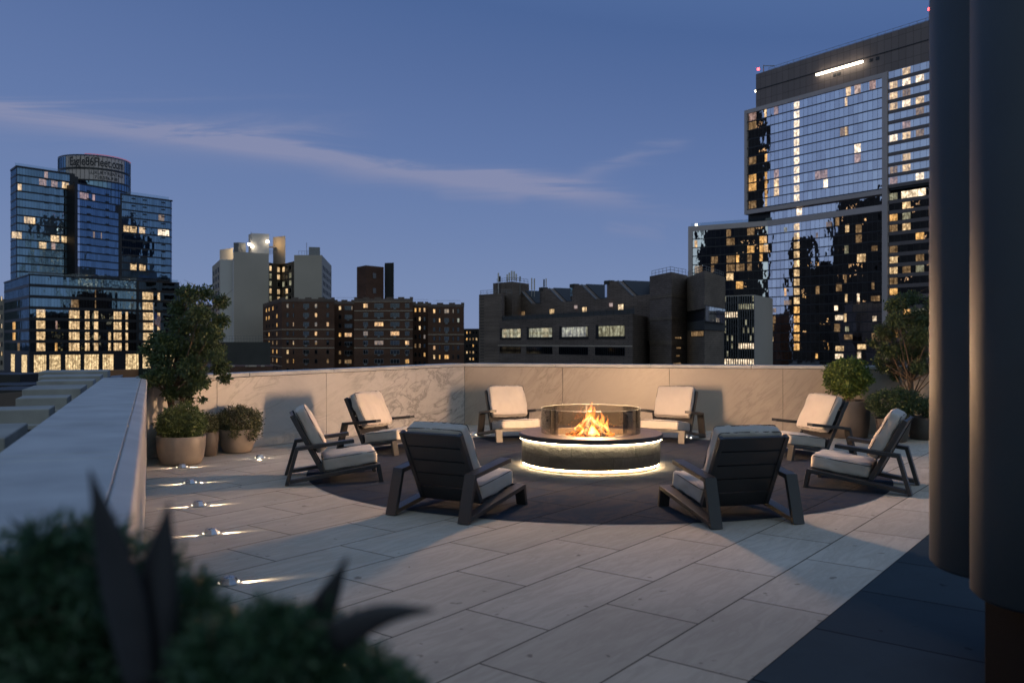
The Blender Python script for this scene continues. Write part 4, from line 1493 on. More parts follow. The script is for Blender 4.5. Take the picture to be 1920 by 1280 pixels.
# right group ---------------------------------------------------------------
pot('planter', 'tall dark round planter with the bright topiary before the tan parapet', 5.72, 14.38, [(0.29, 0.0), (0.31, 0.01), (0.335, 0.2), (0.36, 0.62)], M['pot_dark'])
shrub('topiary_shrub', 'bright green ball-shaped topiary in the tall dark planter', (5.72, 14.38, 0.60),
      ball_clumps(-0.02, 0, 0.42, 0.43, 0.42, 0.36, 46, 4, 0.29), 5600, 0.058, M['leaf_round'], 24, aspect=1.7, shell=0.3, group='potted shrubs on the terrace')
pot('planter', 'low dark planter in front of the tree at the right', 6.20, 13.75, [(0.19, 0.0), (0.205, 0.01), (0.25, 0.22), (0.27, 0.37)], M['pot_dark'])
shrub('spreading_shrub', 'loose spreading dark green shrub in the low planter at the right', (6.20, 13.75, 0.35),
      ball_clumps(0.03, 0, 0.28, 0.52, 0.34, 0.27, 42, 6, 0.28), 5600, 0.042, M['leaf_tree'], 25, aspect=2.0, shell=0.25, group='potted shrubs on the terrace')
pot('planter', 'wide dark planter of the right-hand tree, half behind the steel columns', 6.93, 14.10, [(0.25, 0.0), (0.27, 0.01), (0.29, 0.2), (0.30, 0.36)], M['pot_dark'])
shrub('low_shrub', 'low dark shrub beside the steel columns at the base of the right-hand tree', (6.98, 13.98, 0.34),
      ball_clumps(0.0, 0, 0.20, 0.34, 0.27, 0.2, 26, 8, 0.33), 3200, 0.04, M['leaf_tree'], 26, aspect=2.0, shell=0.25, group='potted shrubs on the terrace')
tr_ = (6.72, 14.22, 0.34)
spec = [(1700, 562, 20), (1725, 556, 16), (1675, 575, 18), (1745, 572, 20), (1660, 598, 16), (1690, 600, 24), (1722, 598, 24), (1752, 604, 22), (1648, 622, 15), (1675, 628, 22), (1708, 632, 26), (1740, 634, 24),
        (1642, 645, 11), (1662, 655, 18), (1695, 660, 22), (1728, 664, 22), (1755, 660, 20), (1650, 672, 12), (1680, 684, 16), (1712, 690, 16), (1742, 690, 16), (1660, 692, 10), (1770, 625, 18), (1768, 585, 16), (1770, 680, 14), (1690, 708, 10)]
spec = [(x + rr.uniform(-3, 3), y + rr.uniform(-3, 3), r * 0.84) for x, y, r in spec]
tree('potted_tree', 'slender tree with airy crown at the right, partly behind the steel columns', tr_, 0.62, px_clumps(spec, 14.2, tr_, 6, 1.18), 20000, 0.052, M['leaf_tree'], 32, 0.042)

# foreground plants, very near the camera, out of focus ------------------------
tf = thing('foreground_planter', 'grey planter box just below the camera holding the blurred plants', 'planter', (-0.40, 1.04, 0.005))
m_ = MB()
m_.box(-0.42, 0.52, -0.32, 0.25, 0.0, 0.86)
m_.build('planter_box', M['pot_dark'], tf, bevel=0.01)
m_ = MB(); m_.box(-0.40, 0.50, -0.30, 0.23, 0.862, 0.875); m_.build('soil', M['soil'], tf)


def fore(name, label, loc, spec, d, n, size, seed):
    t = thing(name, label, 'shrub', loc, 0, 'blurred shrubs in the foreground')
    cl_ = []
    rq = random.Random(seed)
    for (px, py, r_) in spec:
        dd = d + rq.uniform(-.08, .08)
        R = r_ * dd / F
        cl_.append(((gx(px, dd) - loc[0], dd - loc[1], gz(py, dd) - loc[2]), (R, R, R), r_ ** 2))
    leaves('foliage', M['leaf_fore'], t, cl_, n, size, seed, aspect=4.0, shell=0.1)
    m_ = MB(); twig_tree(m_, (0, 0, 0), [c[0] for c in cl_], 0.006, seed, 0.03); m_.build('stem', M['bark'], t, smooth=True)
    return t


fore('needle_shrub', 'blurred dark green needle-leaved shrub at the lower left corner over the broad parapet', (-0.52, 1.04, 0.87),
     [(40, 1090, 90), (120, 1050, 80), (200, 1075, 95), (280, 1110, 95), (340, 1150, 75), (10, 1180, 110), (110, 1170, 110), (220, 1190, 120), (320, 1230, 100), (60, 1280, 130), (200, 1300, 140), (360, 1290, 90), (-60, 1150, 120), (20, 1260, 110), (110, 1290, 110), (70, 1020, 40), (160, 1010, 38), (370, 1110, 30), (385, 1180, 60)], 1.04, 24000, 0.021, 41)
fore('needle_shrub', 'lower blurred dark green needle-leaved shrub at the bottom edge right of the first', (-0.20, 0.99, 0.87),
     [(440, 1200, 60), (520, 1210, 75), (600, 1230, 80), (470, 1280, 95), (580, 1300, 95), (680, 1270, 60), (740, 1290, 45), (400, 1250, 80), (660, 1330, 90), (510, 1160, 30), (760, 1300, 30)], 0.96, 14000, 0.0185, 42)


def blade(label, pts, wid, d):
    """thick tapering leaf through photo points at depth d"""
    P3 = [Vector((gx(px, dd), dd, gz(py, dd))) for (px, py, dd) in [(q_[0], q_[1], q_[2] * 0.8) for q_ in pts]]
    wid *= 0.8
    o0 = P3[0].copy()
    t_ = MB()
    n = len(P3)
    fine = []
    for i in range(n - 1):
        for q in range(5):
            fine.append(P3[i].lerp(P3[i + 1], q / 5))
    fine.append(P3[-1])
    for _ in range(3):
        fine = [fine[0]] + [(fine[i - 1] + fine[i] * 2 + fine[i + 1]) / 4 for i in range(1, len(fine) - 1)] + [fine[-1]]
    m = len(fine)
    seg = 10
    b = 0
    for i, p in enumerate(fine):
        t = i / (m - 1)
        w = wid * (0.55 + 0.45 * math.sin(math.pi * min(1, t * 0.9 + 0.1))) * (1 - t ** 3.0) + 0.0012
        tg = (fine[min(i + 1, m - 1)] - fine[max(i - 1, 0)]).normalized()
        sx = tg.cross(Vector((0, 1, 0))).normalized(); sy = tg.cross(sx).normalized()
        for k in range(seg):
            a = 2 * math.pi * k / seg
            t_.v.append(tuple(p - o0 + sx * math.cos(a) * w + sy * math.sin(a) * w * 0.3))
    for i in range(m - 1):
        for k in range(seg):
            k2 = (k + 1) % seg
            t_.f.append((i * seg + k, i * seg + k2, (i + 1) * seg + k2, (i + 1) * seg + k)); t_.m.append(0)
    t_.f.append(tuple(range(seg))); t_.m.append(0)
    o = t_.build('fleshy_leaf', M['blade'], None, smooth=True)
    o.location = o0
    return tag(o, label, 'leaf', 'dark pointed leaves rising from the foreground shrubs')


blade('blurred dark pointed leaf, leftmost and tallest, leaning left over the broad parapet', [(265, 1290, 1.16), (240, 1150, 1.14), (205, 1010, 1.12), (168, 880, 1.10)], 0.030, 1.1)
blade('blurred dark upright leaf beside the tallest one', [(290, 1300, 1.18), (292, 1150, 1.16), (302, 1040, 1.15), (318, 940, 1.14)], 0.030, 1.1)
blade('blurred dark leaf leaning right at the bottom centre', [(560, 1260, 1.2), (590, 1170, 1.18), (620, 1110, 1.17), (652, 1042, 1.16)], 0.020, 1.1)
blade('blurred dark arching leaf pointing right at the bottom centre', [(560, 1270, 1.14), (630, 1190, 1.12), (720, 1148, 1.1), (815, 1142, 1.08)], 0.020, 1.1)

# ------------------------------------------------------------------ steel columns at the right
tcol = thing('reeded_column', 'tall dark bronze reeded column cluster along the right edge', 'column', (2.3, 3.7, 0.005))
for (x, y, r, zb) in ((2.38, 4.10, 0.32, 0.50), (2.29, 3.60, 0.30, 0.50), (2.42, 3.08, 0.30, 0.50), (2.75, 4.35, 0.3, 0.5)):
    m_ = MB()
    m_.lathe([(0.001, zb), (r - 0.02, zb), (r, zb + 0.02), (r, 4.6), (0.001, 4.6)], 96, c=(x - 2.3, y - 3.7, 0))
    m_.build('reed', M['column'], tcol, smooth=True)
m_ = MB(); m_.box(2.2 - 2.3, 2.95 - 2.3, 2.9 - 3.7, 3.94 - 3.7, 0, 0.497)
m_.build('plinth', M['column_base'], tcol, bevel=0.01)

# ------------------------------------------------------------------ buildings
class Plane:
    """vertical facade plane through A=(x,y) with horizontal unit direction w (left to right in the photo)"""
    def __init__(s, A, w):
        s.A = Vector(A); s.w = Vector(w).normalized()
        n = Vector((s.w.y, -s.w.x))
        if n.dot(-s.A) < 0: n = -n
        s.n = n
    @classmethod
    def two(c, px0, d0, px1, d1):
        A = Vector((gx(px0, d0), d0)); B = Vector((gx(px1, d1), d1))
        return c(A, B - A)
    def t(s, px):
        k = (px - CX) / F
        return (k * s.A.y - s.A.x) / (s.w.x - k * s.w.y)
    def pt(s, t, off=0.0):
        return s.A + s.w * t + s.n * off
    def d(s, px): return s.pt(s.t(px)).y
    def z(s, px, py): return gz(py, s.d(px))
    def P(s, t, z, off=0.0):
        p = s.pt(t, off); return Vector((p.x, p.y, z))
    def px(s, px, py, off=0.0):
        t_ = s.t(px); return s.P(t_, s.z(px, py), off)


def fbox(mb, pl, t0, t1, z0, z1, o0, o1, m=0):
    mb.hexa([pl.P(t0, z0, o0), pl.P(t1, z0, o0), pl.P(t1, z0, o1), pl.P(t0, z0, o1), pl.P(t0, z1, o0), pl.P(t1, z1, o0), pl.P(t1, z1, o1), pl.P(t0, z1, o1)], m)


def win(pl, t0, t1, z0, z1, mat, root, name='window', fr=0.10, o=0.06, mull=1, framemat='mullion'):
    """a framed window as a part: frame proud of the wall, pane inside it"""
    m_ = MB()
    fbox(m_, pl, t0, t1, z0, z1, -0.05, o, 0)
    e = o + 0.02
    n = mull
    wseg = (t1 - t0 - fr * (n + 1)) / n
    for k in range(n):
        a = t0 + fr + k * (wseg + fr)
        m_.face([pl.P(a, z0 + fr, e), pl.P(a + wseg, z0 + fr, e), pl.P(a + wseg, z1 - fr, e), pl.P(a, z1 - fr, e)], 1)
    return (m_, (framemat, mat), name, (t1 - t0) * (z1 - z0), root)


def emit_windows(lst, cap=100):
    """largest 100 windows as parts, what is left as one part"""
    if not lst: return
    lst = sorted(lst, key=lambda q: -q[3])
    for (m_, mats, name, _, root) in lst[:cap]:
        m_.build(name, [M[mats[0]], M[mats[1]]], root, recalc=False)
    rest = lst[cap:]
    if rest:
        names = []
        big = MB()
        for (m_, mats, name, _, root) in rest:
            for q in mats:
                if q not in names: names.append(q)
            b = len(big.v)
            big.v += m_.v; big.f += [tuple(b + i for i in f_) for f_ in m_.f]; big.m += [names.index(mats[i]) for i in m_.m]
        o = big.build('windows', [M[q] for q in names], rest[0][4], recalc=False)
        o['kind'] = 'stuff'


def curtain(mb, pl, t0, t1, z0, z1, fh, pw, spand, o=0.0, jit=0.006, seed=0, skip=None, gm=0, sm=1, mm=2, phase=0.0):
    """glass panes with their own slight tilt, spandrel bands and mullions; material slots gm/sm/mm"""
    rr = random.Random(seed)
    nf = int(round((z1 - z0) / fh)); fh = (z1 - z0) / nf
    nc = max(1, int(round((t1 - t0) / pw))); pw = (t1 - t0) / nc
    for i in range(nf):
        za, zb = z0 + i * fh + spand, z0 + (i + 1) * fh
        for j in range(nc):
            a, b = t0 + j * pw + 0.03, t0 + (j + 1) * pw - 0.03
            q = [rr.uniform(-jit, jit) for _ in range(3)]
            mb.face([pl.P(a, za, o + q[0]), pl.P(b, za, o + q[1]), pl.P(b, zb, o + q[1] + q[2]), pl.P(a, zb, o + q[0] + q[2])], gm)
        fbox(mb, pl, t0, t1, z0 + i * fh, za, o - 0.3, o + 0.10, sm)
    for j in range(nc + 1):
        a = t0 + j * pw
        fbox(mb, pl, a - 0.022, a + 0.022, z0, z1, o - 0.2, o + 0.03, mm)
    return nf, fh, nc, pw


def slab_body(mb, pl, t0, t1, z0, z1, depth, off=-0.32, m=0):
    fbox(mb, pl, t0, t1, z0, z1, off - depth, off, m)


random.seed(3)

# ---- 1. right glass tower ---------------------------------------------------
E0 = Vector((72.2, 262.0))
PT = Plane(E0, (0.732, -1.0))
T1655, T1665, TEND = PT.t(1655), PT.t(1665), 78.0
rt = thing('glass_tower', 'tall reflective glass skyscraper with bronze crown and lit strip at the right', 'skyscraper', (E0.x, E0.y, G0))
inv = Matrix.Translation(-Vector(rt.location))


def bp(mb, name, mats, root, **kw):
    """build a part whose geometry is in world coordinates"""
    o = mb.build(name, [M[q] for q in mats], root, **kw)
    o.matrix_parent_inverse = Matrix.Translation(-Vector(root.location))
    return o


mb = MB()
slab_body(mb, PT, 0.0, TEND, 42.0, 73.0, 30)
slab_body(mb, PT, 0.0, TEND, 38.41, 41.99, 30, -1.55)
slab_body(mb, PT, PT.t(1440), TEND, G0, 38.4, 34)
bp(mb, 'core_walls', ['mullion'], rt)
mb = MB()
curtain(mb, PT, 0.9, T1655, 42.6, 72.3, 2.7, 1.45, 0.28, 0.0, 0.004, 1)
curtain(mb, PT, PT.t(1440), T1655, 38.7, 41.3, 2.6, 1.45, 0.1, -1.2, 0.004, 2)
curtain(mb, PT, PT.t(1440), T1655, G0, 36.8, 2.72, 1.45, 0.28, 0.0, 0.005, 3)
bp(mb, 'curtain_wall', ['glass_tower', 'mullion', 'mullion'], rt, recalc=False)
mb = MB()
curtain(mb, PT, T1665, TEND, 42.6, 73.4, 2.8, 1.7, 0.95, 0.0, 0.004, 4)
curtain(mb, PT, T1665, TEND, G0, 41.2, 2.8, 1.7, 0.95, 0.0, 0.004, 5)
bp(mb, 'side_curtain_wall', ['glass_tower', 'spandrel', 'mullion'], rt, recalc=False)
mb = MB()
fbox(mb, PT, 0.0, T1665, 72.3, 73.5, -1.2, 0.35)      # top frame
fbox(mb, PT, 0.0, 0.9, 41.3, 72.3, -1.2, 0.35)
fbox(mb, PT, T1655, T1665, G0, 72.3, -1.2, 0.36)
fbox(mb, PT, 0.0, T1655 - .01, 41.3, 42.55, -1.2, 0.34)
fbox(mb, PT, PT.t(1440), T1655 - .01, 36.8, 38.45, -1.2, 0.34)
bp(mb, 'frame_band', ['tower_frame'], rt)
# lower wing folded away to the left
FOLD = PT.pt(PT.t(1440))
PWG = Plane(Vector((55.9, 267.8)), FOLD - Vector((55.9, 267.8)))
WL = (FOLD - Vector((55.9, 267.8))).length
mb = MB()
slab_body(mb, PWG, 0.1, WL, G0, 38.2, 26)
bp(mb, 'wing_walls', ['mullion'], rt)
mb = MB()
curtain(mb, PWG, 1.4, WL, G0, 36.9, 2.72, 1.45, 0.28, 0.0, 0.005, 6)
bp(mb, 'wing_curtain_wall', ['glass_tower', 'mullion', 'mullion'], rt, recalc=False)
mb = MB()
fbox(mb, PWG, 0.0, WL, 36.9, 38.45, -1.2, 0.33)
fbox(mb, PWG, 0.0, 1.35, G0, 36.9, -1.2, 0.33)
bp(mb, 'wing_frame', ['tower_frame'], rt)
mb = MB()
t0c = PT.t(1415)
fbox(mb, PT, t0c, TEND, 73.5, 84.0, -24, -0.6)
bp(mb, 'crown', ['crown'], rt)
mb = MB()
fbox(mb, PT, t0c - 0.1, TEND, 79.0, 79.2, -0.7, -0.45)
bp(mb, 'crown_line', ['mullion'], rt)
M['tower_strip'] = emis('rooftop_light_strip', (1.0, 0.90, 0.70), 7.0)
ta, tb = PT.t(1533), PT.t(1620)
mb = MB(); fbox(mb, PT, ta, tb, 77.7, 78.25, 0.4, 0.85); bp(mb, 'light_strip', ['tower_strip'], rt)
mb = MB()
for px in (1560, 1568, 1628, 1640):
    a = PT.t(px); zc = 77.0 if px < 1600 else 78.2
    fbox(mb, PT, a, a + 1.0, zc - .6, zc + .3, -0.65, -0.5)
bp(mb, 'vent_grille', ['mullion'], rt)
# rooftop railings and mast
mb = MB()
for zz in (84.5, 85.1):
    mb.bar(PT.P(t0c + 4, zz, -1.5), PT.P(TEND, zz, -1.5), 0.08)
for k in range(30):
    tt = t0c + 4 + k * 2.2
    mb.bar(PT.P(tt, 84.0, -1.5), PT.P(tt, 85.1, -1.5), 0.07)
bp(mb, 'roof_railing', ['metal_grey'], rt)
mb = MB()
p = PT.P(t0c + 1.0, 84, -3)
mb.bar(p, p + Vector((0, 0, 3.0)), 0.25); mb.bar(p + Vector((0, 0, 2.8)), p + Vector((3.5, 0, 2.8)), 0.18)
bp(mb, 'davit_crane', ['metal_grey'], rt)
M['beacon'] = emis('red_beacon', (1.0, 0.06, 0.06), 9.0)
M['flood'] = emis('white_floodlight', (1.0, 0.86, 0.62), 12.0)
for (tt, zz) in ((t0c + 0.6, 85.5), (PT.t(1739), 87.0)):
    mb = MB(); q = PT.P(tt, zz, -1.0); mb.obox(q, (.28, 0, 0), (0, .28, 0), (0, 0, .3)); bp(mb, 'beacon', ['beacon'], rt)
mb = MB(); mb.bar(PT.P(PT.t(1739), 84, -1.0), PT.P(PT.t(1739), 86.7, -1.0), 0.15); bp(mb, 'beacon_mast', ['metal_grey'], rt)
for q in (PT.P(t0c - 0.35, 79.0, -1.0), PWG.P(2.2, 39.0, -1.0), PT.P(0.8, 40.0, -2.2)):
    mb = MB(); mb.obox(q, (.26, 0, 0), (0, .26, 0), (0, 0, .26)); bp(mb, 'floodlight', ['flood'], rt)
mb = MB()
fbox(mb, PWG, 0.5, WL + 8, 38.46, 39.5, -1.0, -0.9)
bp(mb, 'glass_balustrade', ['rail_glass'], rt)
# lit rooms
wl = []
rr = random.Random(8)
zf_low = [G0 + 0.28 + i * (36.8 - G0) / 17 for i in range(17)]
nfl = int(round((36.8 - G0) / 2.72)); fhl = (36.8 - G0) / nfl
nfu = int(round((72.3 - 42.6) / 2.7)); fhu = (72.3 - 42.6) / nfu
pwu = (T1655 - 0.9) / round((T1655 - 0.9) / 1.45)


def room(pl, t, z, w, h, mat, o=0.035, n=1):
    m_ = MB()
    seg = w / n
    for k in range(n):
        m_.face([pl.P(t + k * seg + .05, z, o), pl.P(t + (k + 1) * seg - .05, z, o), pl.P(t + (k + 1) * seg - .05, z + h, o), pl.P(t + k * seg + .05, z + h, o)], 1)
    return (m_, ('mullion', mat), 'lit_window', w * h * 2, rt)


tst = PT.t(1488.5)
for i in range(nfu):
    z = 42.6 + i * fhu + 0.35
    wl.append(room(PT, tst, z + .1, 1.9, fhu - 0.75, 'lit_white', n=2))
wl.append(room(PT, tst, 39.0, 1.9, 2.0, 'lit_white', -1.15, 2))
for i in range(nfl):
    z = G0 + i * fhl + 0.35
    if z < -3: continue
    wl.append(room(PT, tst, z + .1, 1.9, fhl - 0.75, 'lit_cream' if z > 12 else 'lit_amber', n=2))
# upper block: a few rooms
for (px, fl_, mt, w) in ((1404, 10, 'lit_pink', 2.8), (1404, 9, 'lit_dim', 2.8), (1404, 3, 'lit_amber', 2.8), (1404, 2, 'lit_amber', 2.8), (1433, 10, 'lit_cream', .9), (1434, 5, 'lit_amber', .9), (1434, 3, 'lit_amber', .9),
                         (1434, 2, 'lit_amber', .9), (1434, 1, 'lit_amber', .9), (1434, 0, 'lit_cream', .9), (1451, 10, 'lit_pink', 1.6), (1451, 2, 'lit_cream', 1.8), (1451, 3, 'lit_pink', 1.8), (1451, 1, 'lit_cream', 1.8),
                         (1528, 2, 'lit_pink', 4.0), (1544, 1, 'lit_white', 1.4), (1586, 10, 'lit_cream', 1.5), (1575, 6, 'lit_dim', 2.6), (1602, 10, 'lit_white', 1.9), (1602, 11, 'lit_pink', 1.9), (1602, 4, 'lit_white', 1.9), (1630, 11, 'lit_pink', 1.9), (1630, 10, 'lit_pink', 1.9),
                         (1584, 9, 'lit_cream', .8), (1584, 6, 'lit_cream', .8), (1404, 0, 'lit_dim', 2.8), (1404, 5, 'lit_dim', 2.8), (1602, 3, 'lit_pink', 1.9)):
    if fl_ >= nfu: fl_ = nfu - 1
    wl.append(room(PT, PT.t(px), 42.6 + fl_ * fhu + 0.35, w, fhu - 0.45, mt, n=max(1, int(w / 1.2))))
# lower block: denser amber rooms where the glass mirrors dark towers
for i in range(2, nfl):
    for px in (1446, 1470, 1530, 1548, 1566, 1584, 1606, 1634):
        if rr.random() < (0.42 if px > 1560 else 0.22):
            mt = rr.choice(['lit_amber', 'lit_cream', 'lit_dim', 'lit_dim', 'lit_dim', 'lit_dim', 'lit_green', 'lit_white'])
            w = rr.choice([0.8, 1.2, 1.8, 2.6])
            wl.append(room(PT, PT.t(px) + rr.uniform(-.3, .3), G0 + i * fhl + 0.35 + rr.choice([0, 0, .5]), w, fhl * rr.choice([.5, .8, .82]) , mt, n=max(1, int(w / 1.1))))
for i in range(2, nfl):
    for px in (1302, 1333, 1362, 1380, 1401, 1424):
        if rr.random() < 0.40:
            mt = rr.choice(['lit_amber', 'lit_amber', 'lit_cream', 'lit_dim', 'lit_dim', 'lit_dim'])
            w = rr.choice([1.0, 1.4, 2.2, 2.6])
            m_ = room(PWG, PWG.t(px), G0 + i * fhl + 0.35, w, fhl * .8, mt, n=max(1, int(w / 1.1)))
            wl.append(m_)
nfs = int(round((73.4 - 42.6) / 2.8)); fhs = (73.4 - 42.6) / nfs
for i in range(nfs):
    for px in (1668, 1692, 1717):
        if rr.random() < 0.62:
            wl.append(room(PT, PT.t(px), 42.6 + i * fhs + 1.0, 2.2, fhs - 1.1, rr.choice(['lit_cream', 'lit_cream', 'lit_white', 'lit_pink', 'lit_dim']), 0.04, 2))
nfs2 = int(round((41.2 - G0) / 2.8)); fhs2 = (41.2 - G0) / nfs2
for i in range(4, nfs2):
    for px in (1668, 1692, 1717):
        if rr.random() < 0.6:
            wl.append(room(PT, PT.t(px), G0 + i * fhs2 + 1.0, 2.2, fhs2 - 1.1, rr.choice(['lit_amber', 'lit_cream', 'lit_dim', 'lit_dim', 'lit_green']), 0.04, 2))
wl.append(room(PT, PT.t(1690), G0 + (nfs2 - 1) * fhs2 + 0.6, 6.5, 2.2, 'lit_white', 0.05, 5))


def emit_world(lst, root, cap=100):
    """as emit_windows, for geometry in world coordinates"""
    before = set(bpy.data.objects)
    emit_windows(lst, cap)
    for o in set(bpy.data.objects) - before:
        o.parent = root
        o.matrix_parent_inverse = Matrix.Translation(-Vector(root.location))


emit_world(wl, rt)

# ---- towers outside the frame, which the glass mirrors ----------------------
def off_tower(label, x, y0, y1, h, seed, depth=26, mat='brick_dark'):
    t = thing('opposite_tower', label, 'building', (x, (y0 + y1) / 2, G0), 0, 'towers outside the frame mirrored in the glass')
    m_ = MB(); m_.box(-depth, 0, y0 - (y0 + y1) / 2, y1 - (y0 + y1) / 2, 0, h - G0)
    m_.box(-depth * .7, -4, y0 - (y0 + y1) / 2 + 2, y1 - (y0 + y1) / 2 - 2, h - G0 + .01, h - G0 + 4)
    m_.build('wall', M[mat], t)
    rr = random.Random(seed)
    m_ = MB()
    for k in range(int((h - G0) * (y1 - y0) * 0.006)):
        y = rr.uniform(y0 + 1, y1 - 3) - (y0 + y1) / 2; z = int(rr.uniform(2, (h - G0) - 3) / 3) * 3 + 1
        m_.face([(0.05, y, z), (0.05, y + 1.4, z), (0.05, y + 1.4, z + 1.6), (0.05, y, z + 1.6)])
    m_.build('windows', M['lit_amber'], t)['kind'] = 'stuff'


off_tower('slender dark tower outside the frame on the left, tallest', -178, 259, 274, 142, 1)
off_tower('broad dark tower outside the frame on the left', -180, 196, 222, 82, 2)
off_tower('mid dark block outside the frame on the left', -178, 232, 246, 60, 3)
off_tower('low dark block outside the frame on the left', -182, 222, 232, 46, 4)
off_tower('dark tower outside the frame, behind the camera on the left', -150, 28, 54, 105, 6, 35)
off_tower('long dark block outside the frame, nearest', -185, 140, 194, 88, 5)

# ---- 2. left glass tower with the sign --------------------------------------
lt = thing('apartment_tower', 'blue glass apartment tower with curved lettered crown at the left', 'skyscraper', (-150, 320, G0))
PP = Plane(Vector((gx(55, 280), 280)), (0.645, 0.764))         # podium front
TPE = PP.t(336)
PS = Plane(Vector((gx(8, 318), 318)), Vector((gx(55, 280), 280)) - Vector((gx(8, 318), 318)))   # podium side
SLn = (Vector((gx(55, 280), 280)) - PS.A).length
ZP = 24.0
mb = MB()
poly = [PP.pt(0.2, -.4), PP.pt(TPE, -.4), PP.pt(TPE, -30), PP.pt(2, -34)]
mb.prism([tuple(PP.pt(.3, -.35)), tuple(PP.pt(TPE, -.35)), tuple(PP.pt(TPE, -28)), tuple(PS.pt(0, -.35))], G0, ZP - 0.1)
bp(mb, 'podium_core', ['mullion'], lt)
rowh = 3.72
z1f = ZP - 7 * rowh
mb = MB()
curtain(mb, PP, 0, TPE, z1f, ZP, rowh, 0.98, 1.0, 0, 0.008, 11)
curtain(mb, PS, 0, SLn, z1f, ZP, rowh, 1.0, 1.0, 0, 0.008, 12)
bp(mb, 'podium_glazing', ['glass_blue', 'mullion', 'mullion'], lt, recalc=False)
mb = MB()
fbox(mb, PP, -0.1, TPE, ZP, ZP + 0.5, -0.3, 0.25); fbox(mb, PS, 0, SLn, ZP, ZP + 0.5, -0.3, 0.24)
tq = PP.t(258); fbox(mb, PP, tq - .35, tq + .35, z1f, ZP, -0.2, 0.3)
bp(mb, 'podium_cornice', ['mullion'], lt)
mb = MB()
fbox(mb, PP, 0, TPE, ZP + 0.5, ZP + 1.5, -1.0, -0.95)
bp(mb, 'podium_balustrade', ['rail_glass'], lt)
# ground floor: bright lobby bays between dark piers
mb = MB(); fbox(mb, PP, 0, TPE, G0, z1f, -.35, 0.0); fbox(mb, PS, 0, SLn, G0, z1f, -.35, 0.0)
bp(mb, 'ground_floor_wall', ['mullion'], lt)
wl = []
for (a, b) in ((63, 87), (92, 114), (122, 151), (157.5, 185.5), (192, 213), (235, 260), (267, 283), (292, 312), (318, 333)):
    wl.append(win(PP, PP.t(a), PP.t(b), G0 + 0.3, z1f - 0.25, 'lit_lobby', lt, 'lobby_window', 0.12, 0.06, 6))
for (a, b) in ((21, 28), (41, 51)):
    wl.append(win(PS, PS.t(a), PS.t(b), G0 + 0.3, z1f - 0.25, 'lit_lobby', lt, 'lobby_window', 0.12, 0.06, 3))


def prow(pl, pxs, row, mat, sp=1.0, zb=z1f, rh=rowh, o=0.03, nm='lit_window'):
    for (a, b) in pxs:
        ta_, tb_ = pl.t(a), pl.t(b)
        m_ = MB(); n = max(1, int(round((tb_ - ta_) / 1.0))); sg = (tb_ - ta_) / n
        z = zb + row * rh + sp
        for k in range(n):
            m_.face([pl.P(ta_ + k * sg + .05, z, o), pl.P(ta_ + (k + 1) * sg - .05, z, o), pl.P(ta_ + (k + 1) * sg - .05, z + rh - sp - .05, o), pl.P(ta_ + k * sg + .05, z + rh - sp - .05, o)], 1)
        wl.append((m_, ('mullion', mat), nm, (tb_ - ta_) * 3, lt))


bays = [(68, 85), (129, 149), (159, 168), (176, 184), (213, 228), (235, 240)]
for r_ in range(4):
    prow(PP, bays if r_ < 2 else [b for b in bays if b[0] != 203], r_, 'lit_cream')
    prow(PP, [(268, 288)] + ([(295, 300)] if r_ else []), r_, 'lit_cream')
    if r_ < 2: prow(PP, [(203, 208)], r_, 'lit_cream')
prow(PP, [(103, 108)], 0, 'lit_amber'); prow(PP, [(104, 108)], 2, 'lit_pink')
prow(PP, [(133, 148)], 4, 'lit_dim'); prow(PP, [(267, 287)], 4, 'lit_cream'); prow(PP, [(267, 287), (295, 300)], 5, 'lit_cream'); prow(PP, [(178, 180)], 5, 'lit_dim'); prow(PP, [(178, 180)], 4, 'lit_dim')
prow(PS, [(24, 29)], 1, 'lit_amber'); prow(PS, [(24, 29)], 2, 'lit_amber'); prow(PS, [(33, 37)], 0, 'lit_dim')
# tower slabs
PTw = Plane(Vector((gx(20, 300), 300)), (0.645, 0.764))
# rounded west end: small angled facet
wfh = 2.86
ta, tb, tc_, td = 0.8, PTw.t(132), PTw.t(227), PTw.t(319)
mb = MB()
ta = PTw.t(31); EW = Vector((gx(20, 309), 309)); fw = PTw.pt(ta)
mb.prism([tuple(PTw.pt(ta + .3, -.35)), tuple(PTw.pt(tb + 3, -.35)), tuple(PTw.pt(tb + 3, -14)), (EW.x + 1, EW.y + 8), (EW.x + .4, EW.y + .4)], ZP, 64.0)
slab_body(mb, PTw, tb, td, ZP, 59.3, 14)
bp(mb, 'tower_core', ['mullion'], lt)
mb = MB()
curtain(mb, PTw, ta, tb, ZP, 64.2, wfh, 0.95, 0.55, 0, 0.008, 13)
curtain(mb, PTw, tc_, td, ZP, 59.4, wfh, 0.95, 0.55, 0, 0.008, 14)
